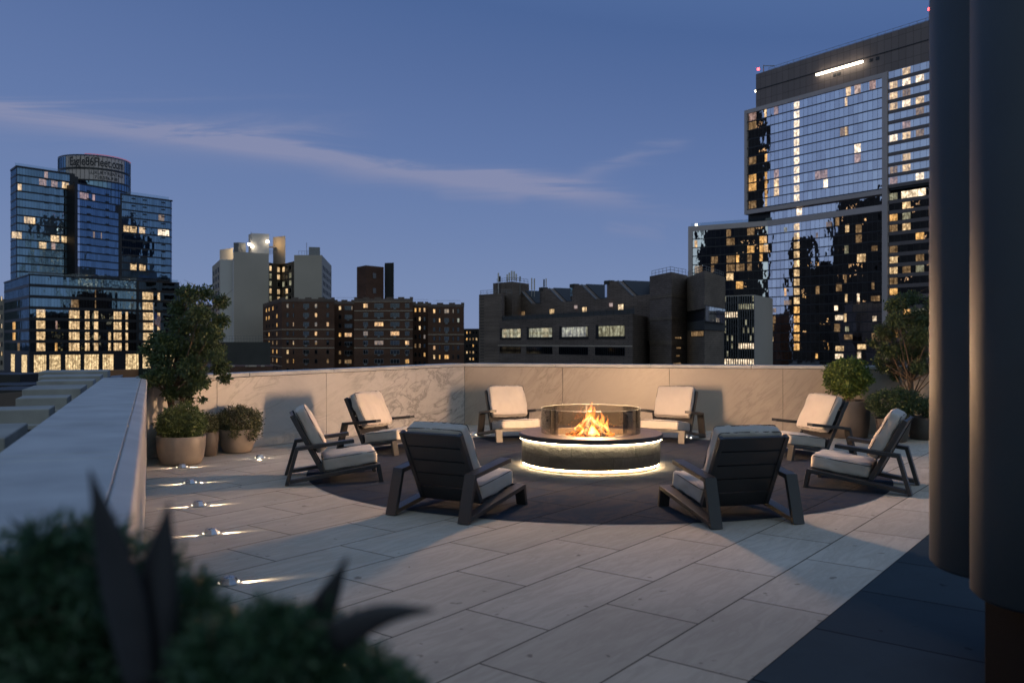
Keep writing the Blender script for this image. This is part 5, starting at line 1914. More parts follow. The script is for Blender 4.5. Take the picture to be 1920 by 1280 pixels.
# chamfered ends
pe_ = pe_w = Plane(EW, fw - EW)
curtain(mb, pe_, 0, (fw - EW).length, ZP, 64.2, wfh, 1.1, 0.55, 0, 0.0, 15)
for (tt, sgn, zt) in ((td, 1, 59.4),):
    A = PTw.pt(tt); dirv = (PTw.w * sgn * 1.5 - PTw.n * 1.6)
    B = A + dirv
    pe_ = Plane(A, B - A) if sgn > 0 else Plane(B, A - B)
    curtain(mb, pe_, 0, dirv.length, ZP, zt, wfh, 1.1, 0.55, 0, 0.0, 15)
bp(mb, 'tower_glazing', ['glass_blue', 'mullion', 'mullion'], lt, recalc=False)
mb = MB()
fbox(mb, PTw, ta, tb, 64.2, 64.9, -1, .2); fbox(mb, pe_w, 0, (fw - EW).length, 64.2, 64.9, -1, .2); fbox(mb, PTw, tc_, td + 1, 59.4, 60.0, -1, .2)
fbox(mb, PTw, tb - .2, tb + 1.6, ZP, 64.9, -1.4, .25); fbox(mb, PTw, tc_ - 1.2, tc_ + .2, ZP, 60, -1.4, .3)
bp(mb, 'tower_pier', ['mullion'], lt)
mb = MB(); fbox(mb, PTw, tc_, td, 60.0, 61.3, -1.4, -1.3); fbox(mb, PTw, ta, tb, 64.9, 66.0, -1.4, -1.3)
bp(mb, 'roof_balustrade', ['rail_glass'], lt)
for zrow, pxs, mt in ((14 - 1, [(83, 90)], 'lit_pink'), (12, [(73, 87), (96, 108)], 'lit_pink'), (12, [(116, 129)], 'lit_cream'), (11, [(33, 41)], 'lit_cream'), (7, [(45, 66)], 'lit_cream'), (5, [(95, 111), (115, 130)], 'lit_cream'),
                      (5, [(22, 41)], 'lit_cream'), (4, [(73, 87)], 'lit_cream'), (4, [(96, 104)], 'lit_pink')):
    prow(PTw, pxs, zrow, mt, .55, ZP, (64.2 - ZP) / 14)
for zrow, pxs, mt in ((9, [(297, 308)], 'lit_dim'), (7, [(231, 242), (243, 256), (261, 272)], 'lit_cream'), (7, [(296, 317)], 'lit_white'), (2, [(244, 256), (261, 273)], 'lit_cream')):
    prow(PTw, pxs, zrow, mt, .55, ZP, (59.4 - ZP) / 12)
# curved drum: plan arc through three points
A3, B3, C3_ = Vector((gx(110, 330), 330)), Vector((gx(152, 321), 321)), Vector((gx(240, 343), 343))


def circ(a, b, c):
    d = 2 * (a.x * (b.y - c.y) + b.x * (c.y - a.y) + c.x * (a.y - b.y))
    ux = ((a.length_squared) * (b.y - c.y) + b.length_squared * (c.y - a.y) + c.length_squared * (a.y - b.y)) / d
    uy = ((a.length_squared) * (c.x - b.x) + b.length_squared * (a.x - c.x) + c.length_squared * (b.x - a.x)) / d
    return Vector((ux, uy))


cc = circ(A3, B3, C3_); RR = (A3 - cc).length
angA = math.atan2(A3.y - cc.y, A3.x - cc.x); angC = math.atan2(C3_.y - cc.y, C3_.x - cc.x)
if angC < angA: angC += 2 * math.pi


def arc(ang, r=0.0): return Vector((cc.x + (RR + r) * math.cos(ang), cc.y + (RR + r) * math.sin(ang)))


def arc_px(px):
    best = min((abs(arc(angA + (angC - angA) * q / 800).x / arc(angA + (angC - angA) * q / 800).y * F + CX - px), q) for q in range(801))
    return angA + (angC - angA) * best[1] / 800


ZT = gz(291, 321.0)
NARC = 40
mb = MB()
pl_ = [tuple(arc(angA + (angC - angA) * q / NARC, -0.25)) for q in range(NARC + 1)]
mb.prism(pl_ + [tuple(arc(angC) + Vector((-8, 12)))], 52, ZT - 0.3)
bp(mb, 'drum_core', ['mullion'], lt)
mb = MB()
rr = random.Random(4)
ncol = 30
zr = [ZT - 17.5, ZT - 14.7, ZT - 11.9, ZT - 9.0]
for q in range(ncol):
    a0, a1 = angA + (angC - angA) * q / ncol, angA + (angC - angA) * (q + 1) / ncol
    p0_, p1_ = arc(a0), arc(a1)
    for (za, zb, mi) in [(zr[0], zr[1] - .5, 0), (zr[1], zr[2] - .5, 0), (zr[2], zr[3] - .6, 0), (zr[3], zr[3] + 3.8, 3), (zr[3] + 4.6, ZT - .15, 3)]:
        pm = (a0 + a1) / 2
        pxm = arc(pm).x / arc(pm).y * F + CX
        if mi == 3 and not (125 < pxm < 231): mi = 0
        j = rr.uniform(-.008, .008)
        mb.face([(p0_.x, p0_.y, za), (p1_.x, p1_.y, za), (p1_.x, p1_.y, zb), (p0_.x, p0_.y, zb)], mi)
    # dark rings and mullion
    for (za, zb) in ((zr[1] - .5, zr[1]), (zr[2] - .5, zr[2]), (zr[3] - .6, zr[3]), (zr[3] + 3.8, zr[3] + 4.6), (ZT - .15, ZT + .35)):
        o0, o1 = arc(a0, .12), arc(a1, .12)
        mb.face([(o0.x, o0.y, za), (o1.x, o1.y, za), (o1.x, o1.y, zb), (o0.x, o0.y, zb)], 1)
    o0 = arc(a0, .05)
    mb.bar((o0.x, o0.y, zr[0]), (o0.x, o0.y, ZT), 0.09, m=1)
bp(mb, 'drum_glazing', ['glass_blue', 'mullion', 'mullion', 'sign_panel'], lt, recalc=False)
mb = MB()
mb.tube([(*arc(angA + (angC - angA) * q / NARC, .1), ZT + .6) for q in range(NARC // 2 - 4, NARC - 4)], 0.10, 4)
bp(mb, 'red_rim_light', ['beacon'], lt)
M['rim'] = emis('dim_red_rim', (0.8, 0.10, 0.08), 0.45)
bpy.data.objects['red_rim_light'].data.materials[0] = M['rim']


def lettering(text, px0, px1, zc, h, parent, name, extrude=0.05, wide=1.0):
    """glyph meshes set one by one round the drum, all in one mesh"""
    a0, a1 = arc_px(px0), arc_px(px1)
    total = (a1 - a0) * RR
    adv, glyphs = [], []
    dg = bpy.context.evaluated_depsgraph_get()
    cu = bpy.data.curves.new('tmp', 'FONT'); cu.size = 1.0; cu.extrude = 0.0; cu.offset = 0.012
    ob = bpy.data.objects.new('tmp', cu); COL.objects.link(ob)
    def width(s_):
        cu.body = s_; bpy.context.view_layer.update()
        return ob.dimensions.x
    for ch in text:
        wch = width('|' + ch + '|') - width('||')
        cu.body = ch; bpy.context.view_layer.update()
        ev = ob.evaluated_get(bpy.context.evaluated_depsgraph_get())
        me_ = ev.to_mesh()
        vs_ = [tuple(v_.co) for v_ in me_.vertices]; fs_ = [tuple(p_.vertices) for p_ in me_.polygons]
        ev.to_mesh_clear()
        adv.append(wch); glyphs.append((vs_, fs_))
    bpy.data.objects.remove(ob, do_unlink=True)
    tw_ = sum(adv)
    sx = total / tw_
    m_ = MB(); s_ = 0.0
    for (vs_, fs_), w_ in zip(glyphs, adv):
        b = len(m_.v)
        for (x, y, _z) in vs_:
            an = a0 + (s_ + x) * sx / RR
            p_ = arc(an, 0.12)
            m_.v.append((p_.x, p_.y, zc - h * 0.36 + y * h))
        for f_ in fs_:
            m_.f.append(tuple(b + i for i in f_)); m_.m.append(0)
        s_ += w_
    return bp(m_, name, ['sign_letter'], parent, recalc=False)


lettering('Eagle86Fleet.com', 131, 231, (zr[3] + 4.6 + ZT) / 2 + .1, (ZT - zr[3] - 4.6) * 1.05, lt, 'large_lettering')
lettering('LUXURY RENTALS', 166, 230, zr[3] + 2.75, 1.75, lt, 'small_lettering')
lettering('718.596.9181', 177, 223, zr[3] + 1.0, 1.75, lt, 'number_lettering')
# bay in front of the drum
A4, C4_ = Vector((gx(140, 312), 312)), Vector((gx(227, 330), 330))
pb = Plane(A4, C4_ - A4); bl = (C4_ - A4).length
zb_ = gz(345, 313)
mb = MB(); slab_body(mb, pb, 0.3, bl - .1, ZP, zb_ - .2, 14); bp(mb, 'bay_core', ['mullion'], lt)
mb = MB()
curtain(mb, pb, 2.2, bl, ZP, zb_, wfh, 0.95, 0.5, 0, 0.01, 16)
bp(mb, 'bay_glazing', ['glass_blue', 'mullion', 'mullion'], lt, recalc=False)
mb = MB()
curtain(mb, pb, 1.2, 2.15, ZP, zb_, wfh, 0.95, 0.35, 0.02, 0.0, 17)
pq = Plane(PTw.pt(tb + 1.7, .3), PTw.w)
curtain(mb, pq, 0, 1.3, ZP, 61, wfh, 1.3, 0.35, 0, 0.0, 18)
bp(mb, 'pale_glass_strip', ['glass_strip', 'mullion', 'mullion'], lt, recalc=False)
mb = MB(); fbox(mb, pb, 0, bl, zb_, zb_ + .6, -1, .2); fbox(mb, pb, 0, 1.15, ZP, zb_, -.6, .1); bp(mb, 'bay_cornice', ['mullion'], lt)
nrows = int(round((zb_ - ZP) / wfh))
prow(pb, [(149, 166), (173, 178)], nrows - 2, 'lit_pink', .5, ZP, (zb_ - ZP) / nrows)
prow(pb, [(174, 178), (189, 191)], nrows - 7, 'lit_dim', .5, ZP, (zb_ - ZP) / nrows)
# openable vents as dark marks on the glazing
mb = MB()
rr = random.Random(9)
for (pl, ta_, tb_, zt, cols) in ((PTw, ta, tb, 64.2, (83, 104, 122)), (PTw, tc_, td, 59.4, (247, 268, 303)), (pb, 0, bl, zb_, (163, 198))):
    for c_ in cols:
        tt = pl.t(c_)
        z = ZP + wfh
        while z < zt - 1:
            fbox(mb, pl, tt, tt + 1.5, z + .25 - .3, z + .75 - .3, .08, .16); z += wfh
bp(mb, 'vent_panel', ['black'], lt)['kind'] = 'stuff'
emit_world(wl, lt)
pt_ = MB()
# far-left grey block
t = thing('grey_office_block', 'small grey block at the very left edge beyond the blue tower', 'building', (gx(-6, 330), 330, G0))
mb = MB(); pg_ = Plane.two(-60, 330, 7, 332); fbox(mb, pg_, 0, pg_.t(7), G0, gz(560, 330), -20, 0)
bp(mb, 'wall', ['render'], t)
wl2 = []
for i in range(8):
    for px in (-6, -2, 2):
        z = G0 + 1 + i * 3.6
        wl2.append(win(pg_, pg_.t(px), pg_.t(px + 2.6), z + 1, z + 2.8, 'lit_cream' if (i + px) % 3 == 0 else 'glass_dark', t, 'window', .1, .05, 1))
emit_world(wl2, t)

# ---- 3. pale rendered tower --------------------------------------------------
wt_ = thing('pale_tower', 'pale rendered apartment tower with lit roof structures behind the brick block', 'building', (gx(510, 305), 305, G0))


def prism_px(corners, ztop, back, mat, root, name, zb=G0):
    m_ = MB()
    pts = [(gx(p_, d_), d_) for p_, d_ in corners] + [(gx(p_, d_), d_) for p_, d_ in back]
    m_.prism(pts, zb, ztop)
    return bp(m_, name, [mat], root)


def F2(px0, d0, px1, d1): return Plane.two(px0, d0, px1, d1)


prism_px([(398, 327), (412.5, 300), (437, 300.5)], 31.2, [(437, 330)], 'render_light', wt_, 'west_wall')
prism_px([(437.2, 299), (504, 305.6)], 33.9, [(500, 330), (437.5, 330)], 'render', wt_, 'main_wall')
prism_px([(504.2, 309), (527, 317), (552, 303.5)], 31.0, [(552, 335), (504, 335)], 'dark_concrete', wt_, 'recess_wall')
prism_px([(551.5, 301), (603.5, 301), (621.6, 343)], 32.9, [(560, 345)], 'render', wt_, 'east_wall')
prism_px([(466, 308), (472, 304), (504.5, 306)], gz(438, 305), [(504, 318), (468, 320)], 'render_light', wt_, 'lift_tower', 33.9)
prism_px([(512, 316), (535, 312)], gz(443.5, 314), [(535, 325), (512, 326)], 'render', wt_, 'stair_tower', 31.0)
prism_px([(438, 304), (447, 303), (461, 305)], gz(455, 304), [(460, 312), (439, 312)], 'metal_grey', wt_, 'roof_plant', 33.95)
prism_px([(579, 308), (600, 309)], gz(463, 308), [(600, 315), (579, 315)], 'metal_grey', wt_, 'roof_plant', 32.95)
prism_px([(412, 318), (437, 312)], gz(466, 314), [(437, 316), (412, 322)], 'render_light', wt_, 'roof_screen', 31.3)
m_ = MB(); m_.bar(Vector((gx(504, 310), 310, gz(463, 310))), Vector((gx(516, 316), 316, gz(463, 314))), 1.0, .5); bp(m_, 'roof_bridge', ['render_light'], wt_)
for (a, b, d_) in ((505, 517, 308), (560, 600, 303)):
    m_ = MB()
    zz = 33.9 if a < 550 else 32.95
    for k in range(8):
        x_ = gx(a + (b - a) * k / 7, d_)
        m_.bar((x_, d_, zz), (x_, d_, zz + 1.6), .08)
    m_.bar((gx(a, d_), d_, zz + 1.6), (gx(b, d_), d_, zz + 1.6), .08)
    bp(m_, 'roof_railing', ['metal_grey'], wt_)
m_ = MB(); m_.bar((gx(575, 303), 303, 32.9), (gx(575, 303), 303, 37.5), .14); m_.bar((gx(471, 304), 304, gz(438, 305)), (gx(471, 304), 304, gz(435, 304)), .14); bp(m_, 'antenna', ['metal_grey'], wt_)
for (px, py, d_) in ((473, 462, 303.2), (467.5, 458, 303.5), (501.5, 453, 304.5)):
    m_ = MB(); m_.obox((gx(px, d_), d_, gz(py, d_)), (.4, 0, 0), (0, .3, 0), (0, 0, .4)); bp(m_, 'floodlight', ['flood'], wt_)
lo = lamp('roof_flood', 'POINT', (gx(440, 306) - 5, 309, 35.2), 800, (1.0, 0.72, 0.36), shadow_soft_size=0.3)
lo.parent = wt_; lo.matrix_parent_inverse = Matrix.Translation(-Vector(wt_.location))
lo = lamp('roof_flood', 'POINT', (gx(508, 312), 311, 37.5), 500, (1.0, 0.66, 0.28), shadow_soft_size=0.3)
lo.parent = wt_; lo.matrix_parent_inverse = Matrix.Translation(-Vector(wt_.location))
wl = []
rr = random.Random(12)
q1 = F2(504.2, 309, 527, 317); q2 = F2(527, 317, 552, 303.5); q3 = F2(603.5, 301, 621.6, 343); q4 = F2(398, 327, 412.5, 300)
for i in range(12):
    z = 31.0 - 3.0 - i * 2.75
    if z < 2: break
    wl.append(win(q1, q1.t(504.8), q1.t(509), z, z + 1.9, 'lit_green' if i % 3 else 'lit_cream', wt_, 'window', .08, .06, 1, 'render'))
    wl.append(win(q1, q1.t(519.5), q1.t(524.5), z, z + 1.9, 'lit_cream' if i != 2 else 'glass_dark', wt_, 'window', .08, .06, 1, 'render'))
    for px in (530, 536, 542.5):
        wl.append(win(q2, q2.t(px), q2.t(px + 4), z, z + 1.9, rr.choice(['lit_green', 'glass_dark', 'glass_dark', 'lit_cream']) if px < 540 else rr.choice(['lit_cream', 'lit_green', 'glass_dark']), wt_, 'window', .08, .06, 1, 'render'))
    for k in range(6):
        a = q3.t(605 + k * 2.7)
        wl.append(win(q3, a, a + 3.4, z, z + 1.7, 'glass_dark', wt_, 'window', .1, .06, 1, 'render'))
    for k in range(3):
        a = q4.t(400 + k * 4.2)
        wl.append(win(q4, a, a + 5, z - 1, z + 0.9, 'glass_dark', wt_, 'window', .1, .06, 1, 'render'))
emit_world(wl, wt_)

# ---- 4. low dark building in front of it ------------------------------------
lb = thing('low_building', 'low dark windowless building with roof railing between the tree and the brick block', 'building', (gx(450, 200), 200, G0))
prism_px([(405, 205), (507, 200)], gz(641, 200), [(507, 225), (405, 225)], 'dark_concrete', lb, 'wall')
m_ = MB()
zt = gz(641, 200)
for k in range(16):
    x_ = gx(408 + k * 5.5, 203); m_.bar((x_, 203, zt), (x_, 203, zt + 1.4), .05)
for h_ in (.7, 1.4): m_.bar((gx(408, 203), 203, zt + h_), (gx(500, 203), 203, zt + h_), .05)
bp(m_, 'roof_railing', ['metal_grey'], lb)
prism_px([(418, 150), (512, 150)], gz(686.5, 150), [(512, 160), (418, 160)], 'brick_red', lb, 'front_wall')
m_ = MB()
for (a, b) in ((432, 440), (461, 465), (467, 481), (490, 496)):
    m_.obox((gx((a + b) / 2, 150), 149.9, gz(687, 150) + .1), (gx(b, 150) / 2 - gx(a, 150) / 2, 0, 0), (0, .2, 0), (0, 0, .12))
bp(m_, 'wall_cap', ['stone_band'], lb)

# ---- 5. brick apartment block ------------------------------------------------
bb = thing('brick_apartment_block', 'long dark red brick apartment block with notched parapet, pale bands and many windows', 'apartment block', (gx(680, 250), 250, G0))
segs = [('A', 528.5, 627, 250, 250, 15.1), ('R1', 627, 664, 258, 258, 14.8), ('B', 664, 774, 249, 248, 15.1), ('R2', 774, 802.5, 258, 258, 14.2), ('C', 802.5, 870, 252, 251, 13.6)]
wl = []
rr = random.Random(21)
band_z = {}
par = MB(); bands = MB()
for nm, a, b, da, db, zt in segs:
    prism_px([(a, da), (b, db)], zt - 1.3, [(b, 276), (a, 276)], 'brick_red', bb, 'wall')
    pl = Plane.two(a, da, b, db)
    Lw = pl.t(b)
    fbox(par, pl, 0, Lw, zt - 1.29, zt - 0.45, -0.5, 0.06)
    n = max(2, int(Lw / 3.2))
    for k in range(n + 1):
        c_ = Lw * k / n
        fbox(par, pl, max(0, c_ - .9), min(Lw, c_ + .9), zt - 0.449, zt, -0.5, 0.06)
    fh = 2.72
    top = zt - 1.3
    rows = 8
    for i in range(rows):
        z = top - (i + 1) * fh
        if nm in ('A', 'C') and i >= 3 or nm == 'B' and i >= 0:
            if z > -4: fbox(bands, pl, 0, Lw, z + fh - 0.10, z + fh + 0.08, -0.02, 0.05)
        if nm == 'A': cols = [(537, 4.5, 1), (549, 2.5, 1), (568.5, 11, 3), (590, 5, 1), (612, 5, 1)]
        elif nm == 'R1': cols = [(635, 5, 1), (646, 14, 3), (663 - 4, 2, 1)]
        elif nm == 'B': cols = [(681, 9, 2), (702, 17, 3), (732, 17, 3), (759.5, 8, 2)]
        elif nm == 'R2': cols = [(777, 4, 1), (785, 4, 1), (794, 4, 1)]
        else: cols = [(812, 4.5, 1), (823, 3, 1), (833, 9, 2), (848.5, 2.5, 1), (857, 4.5, 1)]
        for (px, wpx, mu) in cols:
            r_ = rr.random()
            mt = 'glass_dark'
            if r_ < 0.10: mt = 'lit_amber'
            elif r_ < 0.15: mt = 'lit_cream'
            elif r_ < 0.26: mt = 'lit_dim'
            elif r_ < 0.30: mt = 'lit_green'
            wl.append(win(pl, pl.t(px), pl.t(px + wpx), z + 0.85, z + 2.15, mt, bb, 'window', .09, .03, mu, 'metal_grey' if mu > 1 else 'mullion'))
            if mu > 1 and rr.random() < .7:
                m_ = MB(); c_ = pl.t(px + wpx * .5); fbox(m_, pl, c_ - .35, c_ + .35, z + .35, z + .8, 0, .3)
                wl.append((m_, ('metal_grey', 'mullion'), 'air_conditioner', .3, bb))
side = Plane.two(493, 292, 528.5, 250)
prism_px([(493, 292), (528.4, 250.1)], 13.8, [(528.4, 276), (512, 300)], 'brick_red', bb, 'side_wall')
Lw = side.t(528.5)
fbox(par, side, 0, Lw, 13.81, 14.6, -0.5, 0.06)
for k in range(9): fbox(par, side, max(0, Lw * k / 8 - 1.2), min(Lw, Lw * k / 8 + 1.2), 14.601, 15.1, -0.5, 0.06)
for i in range(8):
    z = 13.8 - (i + 1) * 2.72
    if i >= 3: fbox(bands, side, 0, Lw, z + 2.62, z + 2.8, -0.02, 0.05)
    for px in (499, 504, 511, 518.5):
        wl.append(win(side, side.t(px), side.t(px) + 2.2, z + .85, z + 2.15, rr.choice(['glass_dark', 'glass_dark', 'glass_dark', 'lit_amber', 'lit_dim']), bb, 'window', .09, .03, 1))
bp(par, 'notched_parapet', ['parapet_brick'], bb); bp(bands, 'stone_band', ['stone_band'], bb)
emit_world(wl, bb)
prism_px([(669, 262), (686, 256), (719.5, 262)], gz(499, 259), [(719, 274), (670, 274)], 'brick_red', bb, 'roof_house', 13.7)
prism_px([(721.5, 262), (738.5, 261)], gz(493, 262), [(738, 267), (721, 267)], 'black', bb, 'chimney', 13.7)
m_ = MB()
pr = Plane.two(686, 255.9, 719.5, 261.9)
for (px, py) in ((702, 517), (702, 545)):
    m_ = MB(); q = pr.px(px, py, .05); m_.obox(q, pr.w.to_3d() * .6, pr.n.to_3d() * .05, Vector((0, 0, .8)))
    bp(m_, 'roof_house_window', ['metal_grey'], bb)
m_ = MB()
for (a, b, d_, zt) in ((628, 664, 257, 14.8), (775, 802, 257, 14.2), (812, 862, 251, 13.6)):
    m_.bar((gx(a, d_), d_ + 2, zt + .7), (gx(b, d_), d_ + 2, zt + .7), .06)
bp(m_, 'roof_railing', ['metal_grey'], bb)

# ---- 6. far small block --------------------------------------------------------
fb = thing('distant_block', 'distant small dark block with amber windows between the brick and sawtooth buildings', 'building', (gx(885, 320), 320, G0))
prism_px([(868, 322), (900, 320)], gz(616, 320), [(900, 340), (868, 340)], 'brick_dark', fb, 'wall')
wl = []
pf = Plane.two(868, 322, 900, 320)
for i in range(6):
    for px in (874, 880, 886, 892):
        z = G0 + .6 + i * 2.5
        wl.append(win(pf, pf.t(px), pf.t(px + 3), z + 1, z + 2, rr.choice(['glass_dark', 'lit_amber', 'lit_dim', 'glass_dark', 'lit_cream']), fb, 'window', .08, .03, 1))
emit_world(wl, fb)

# ---- 7. sawtooth-roofed building with the masonry tower -----------------------
sb = thing('sawtooth_building', 'dark masonry building with four sawtooth skylights, ribbon windows and roof aerials', 'building', (0, 190, G0))
SW = Plane(Vector((gx(926, 200), 200)), (0.524, -1))
Lw = SW.t(1186)
ZW = 6.75
mb = MB(); mb.prism([(SW.A.x, SW.A.y), (gx(1186, 150.75), 150.75), (gx(1219, 168), 168), (gx(1190, 215), 215), (gx(926, 222), 222)], G0, ZW)
bp(mb, 'wing_wall', ['brick_brown'], sb)
wl = []
for (a, b, k, mt) in ((938, 977, 5, 'lit_green'), (988, 1036, 6, 'lit_green'), (1049, 1103, 7, 'lit_green'), (1117, 1172, 7, 'lit_green')):
    t0_, t1_ = SW.t(a), SW.t(b)
    wl.append(win(SW, t0_ + 1.0, t1_, 2.75, 4.9, mt, sb, 'ribbon_window', .13, .05, k))
    m_ = MB(); fbox(m_, SW, t0_, t0_ + 1.0, 2.6, 5.05, 0.0, 0.03); fbox(m_, SW, t0_, t1_ + .1, 2.4, 2.72, 0.0, 0.12)
    wl.append((m_, ('black', 'black'), 'window_reveal', .2, sb))
    wl.append(win(SW, t0_ - .2, t1_, -0.75, 0.85, 'glass_dark', sb, 'low_window', .1, .05, k * 2))
m_ = MB(); fbox(m_, SW, 0, Lw, 0.95, 1.15, 0, .06); wl.append((m_, ('stone_band', 'stone_band'), 'wall_band', .1, sb))
m_ = MB(); fbox(m_, SW, 0, Lw, 0.955, 1.1, 0, .04)
UP = Plane(Vector((gx(961, 215), 215)), (0.524, -1))
pts = [(951, 585), (951, 570), (962, 548.5), (962, 546), (977.5, 545.5), (998, 569.3), (1015, 569.3), (1015, 541), (1030.5, 540.5), (1055, 565.6), (1073, 565), (1073, 534.5), (1091, 533.5), (1118, 560.7), (1138, 559.5), (1138, 527.8), (1159, 526.5), (1187.5, 555), (1219, 551.5)]
poly = [UP.px(*p_) for p_ in pts[1:]] + [UP.P(UP.t(1219), 2.0), UP.P(UP.t(951), 2.0)]
mb = MB(); mb.extr(poly, UP.n.to_3d() * -13.0)
o = bp(mb, 'sawtooth_wall', ['brick_brown'], sb)
# skylight slopes with dark glazing set proud of the roof, pale vertical window strips
for (pk, vl) in (((977.5, 545.5), (998, 569.3)), ((1030.5, 540.5), (1055, 565.6)), ((1091, 533.5), (1118, 560.7)), ((1159, 526.5), (1187.5, 555))):
    A_, B_ = UP.px(*pk), UP.px(*vl)
    mb = MB(); nn_ = UP.n.to_3d()
    dd_ = (B_ - A_).normalized(); up_ = Vector((0, 0, 1)) - dd_ * dd_.z; up_.normalize()
    mb.hexa([A_ - nn_ * 1 + up_ * .05, B_ - nn_ * 1 + up_ * .05, B_ - nn_ * 12 + up_ * .05, A_ - nn_ * 12 + up_ * .05,
             A_ - nn_ * 1 + up_ * .2, B_ - nn_ * 1 + up_ * .2, B_ - nn_ * 12 + up_ * .2, A_ - nn_ * 12 + up_ * .2])
    bp(mb, 'skylight', ['roofdark'], sb)
    mb = MB(); mb.bar(A_ + nn_ * .06, B_ + nn_ * .06, .2, .28); bp(mb, 'gable_coping', ['metal_grey'], sb)
for (a, yt, yb) in ((962, 549, 570), (1015, 545, 568), (1073, 539, 562), (1138, 533, 557)):
    mb = MB(); t_ = UP.t(a)
    fbox(mb, UP, t_ - .9, t_ - .05, UP.z(a, yb), UP.z(a, yt), -1.2, -.1, 0); bp(mb, 'side_glazing', ['glass_strip'], sb)
    mb = MB(); fbox(mb, UP, t_ - 1.0, t_ + .9, UP.z(a, yt), UP.z(a, yt) + 0.8, -1.3, .1); bp(mb, 'skylight_hood', ['dark_concrete'], sb)
for (a, b, yt, yb, mt) in ((977.5, 985, 583, 599, 'lit_dim'), (1030.6, 1040, 579, 595, 'lit_cream'), (1092, 1101, 575, 593, 'lit_cream'), (1159, 1170, 570, 590, 'lit_lobby')):
    wl.append(win(UP, UP.t(a), UP.t(b), UP.z(a, yb), UP.z(a, yt), mt, sb, 'door', .12, .06, 1))
for (px, py) in ((1081, 575.5), (1147, 571.5)):
    m_ = MB(); q = UP.px(px, py, .2); m_.obox(q, (.35, 0, 0), (0, .3, 0), (0, 0, .35)); wl.append((m_, ('lit_pink', 'lit_pink'), 'wall_lamp', .1, sb))
emit_world(wl, sb)
mb = MB()
for k in range(26):
    t_ = Lw * k / 25; mb.bar(SW.P(t_, ZW, -.4), SW.P(t_, ZW + 1.15, -.4), .07)
mb.bar(SW.P(0, ZW + 1.15, -.4), SW.P(Lw, ZW + 1.15, -.4), .07)
fbox(mb, SW, 0, Lw, ZW + .1, ZW + 1.0, -.45, -.43)
bp(mb, 'terrace_railing', ['metal_grey'], sb)
bpy.data.objects['terrace_railing'].data.materials[0] = simple('mesh_railing', (0.06, 0.06, 0.06), 0.6)
# left blocks
prism_px([(898, 203), (941, 197)], gz(551, 200), [(955, 225), (905, 230)], 'brick_brown', sb, 'west_block')
prism_px([(924.5, 212), (960, 206), (992, 214)], gz(530, 210), [(992, 225), (930, 228)], 'brick_brown', sb, 'roof_block', 4)
mb = MB()
def railing(mb, pts, z, h=1.1, step=2.0, w=.08):
    for i in range(len(pts) - 1):
        A_, B_ = Vector(pts[i]), Vector(pts[i + 1]); n = max(1, int((B_ - A_).length / step))
        for k in range(n + 1):
            p_ = A_.lerp(B_, k / n); mb.bar((p_.x, p_.y, z), (p_.x, p_.y, z + h), w)
        for hh in (h * .5, h): mb.bar((A_.x, A_.y, z + hh), (B_.x, B_.y, z + hh), w)
railing(mb, [(gx(901, 204), 204), (gx(938, 199), 199), (gx(960, 203), 203)], gz(551, 200), 1.0)
railing(mb, [(gx(932, 212), 212), (gx(960, 207), 207), (gx(990, 214), 214)], gz(530, 210), 1.1)
bp(mb, 'roof_railing', ['metal_grey'], sb)
rr = random.Random(31)
for (px, py, h_, w_, mt) in ((934.5, 531, 2.2, .35, 'render_light'), (937, 531, 1.4, .5, 'black'), (951, 530, 1.7, .4, 'render_light'), (955, 529, 2.0, .4, 'render_light'), (959.5, 528, 2.3, .45, 'render_light'), (964, 528, 2.2, .42, 'render_light'), (968, 529, 1.7, .4, 'render_light'),
                             (975, 530, 1.2, .4, 'metal_grey'), (997, 546, 2.9, .3, 'render'), (1002, 546, 2.8, .3, 'render'), (1020, 540, 1.8, .35, 'black'), (1024, 539, 1.9, .25, 'render')):
    m_ = MB(); z_ = gz(py, 209)
    m_.box(gx(px, 209) - w_ / 2, gx(px, 209) + w_ / 2, 208.8, 209.1, z_ + .35, z_ + .35 + h_)
    m_.bar((gx(px, 209), 209.2, z_ - 3), (gx(px, 209), 209.2, z_ + h_), .12)
    bp(m_, 'aerial', [mt], sb)
# ---- masonry tower beside it
mt_ = thing('masonry_tower', 'dark brown masonry tower block with pale bands, blue ribbon window and roof railing', 'building', (gx(1290, 150), 150, G0))
zA = gz(518, 160)
prism_px([(1218, 160), (1259, 150), (1288.5, 158)], zA, [(1300, 185), (1225, 185)], 'brick_brown', mt_, 'west_wall')
zB = gz(507, 140)
prism_px([(1288, 155), (1321, 140), (1360, 155)], zB, [(1350, 185), (1290, 185)], 'brick_warm', mt_, 'east_wall', gz(578, 140))
prism_px([(1288, 155.4), (1321, 142.2), (1357, 155.5)], gz(618, 141), [(1349, 184), (1291, 184)], 'brick_warm', mt_, 'east_lower_wall')
prism_px([(1288, 156), (1321, 141), (1360, 156)], gz(600, 141), [(1350, 184), (1291, 184)], 'dark_concrete', mt_, 'cantilever_band', gz(617.8, 141))
prism_px([(1288, 156.5), (1321, 142), (1359, 156)], gz(578.2, 140), [(1350, 184), (1291, 184)], 'mullion', mt_, 'window_storey', gz(599.8, 141))
m_ = MB()
for q in (Plane.two(1218, 160, 1259, 150), Plane.two(1259, 150, 1288.5, 158)):
    for (ya, yb) in ((552, 558), (594, 600), (639, 646)):
        L_ = q.t(1259) if q.A.x < gx(1240, 155) else q.t(1288.5)
        fbox(m_, q, 0, L_, gz(yb, 153), gz(ya, 153), -.02, .06)
bp(m_, 'wall_band', ['brick_warm'], mt_)
wl = []
qe = Plane.two(1321, 140, 1360, 155)
wl.append(win(qe, qe.t(1321.5), qe.t(1359), gz(603, 141), gz(572, 141), 'glass_strip', mt_, 'ribbon_window', .16, .08, 7))
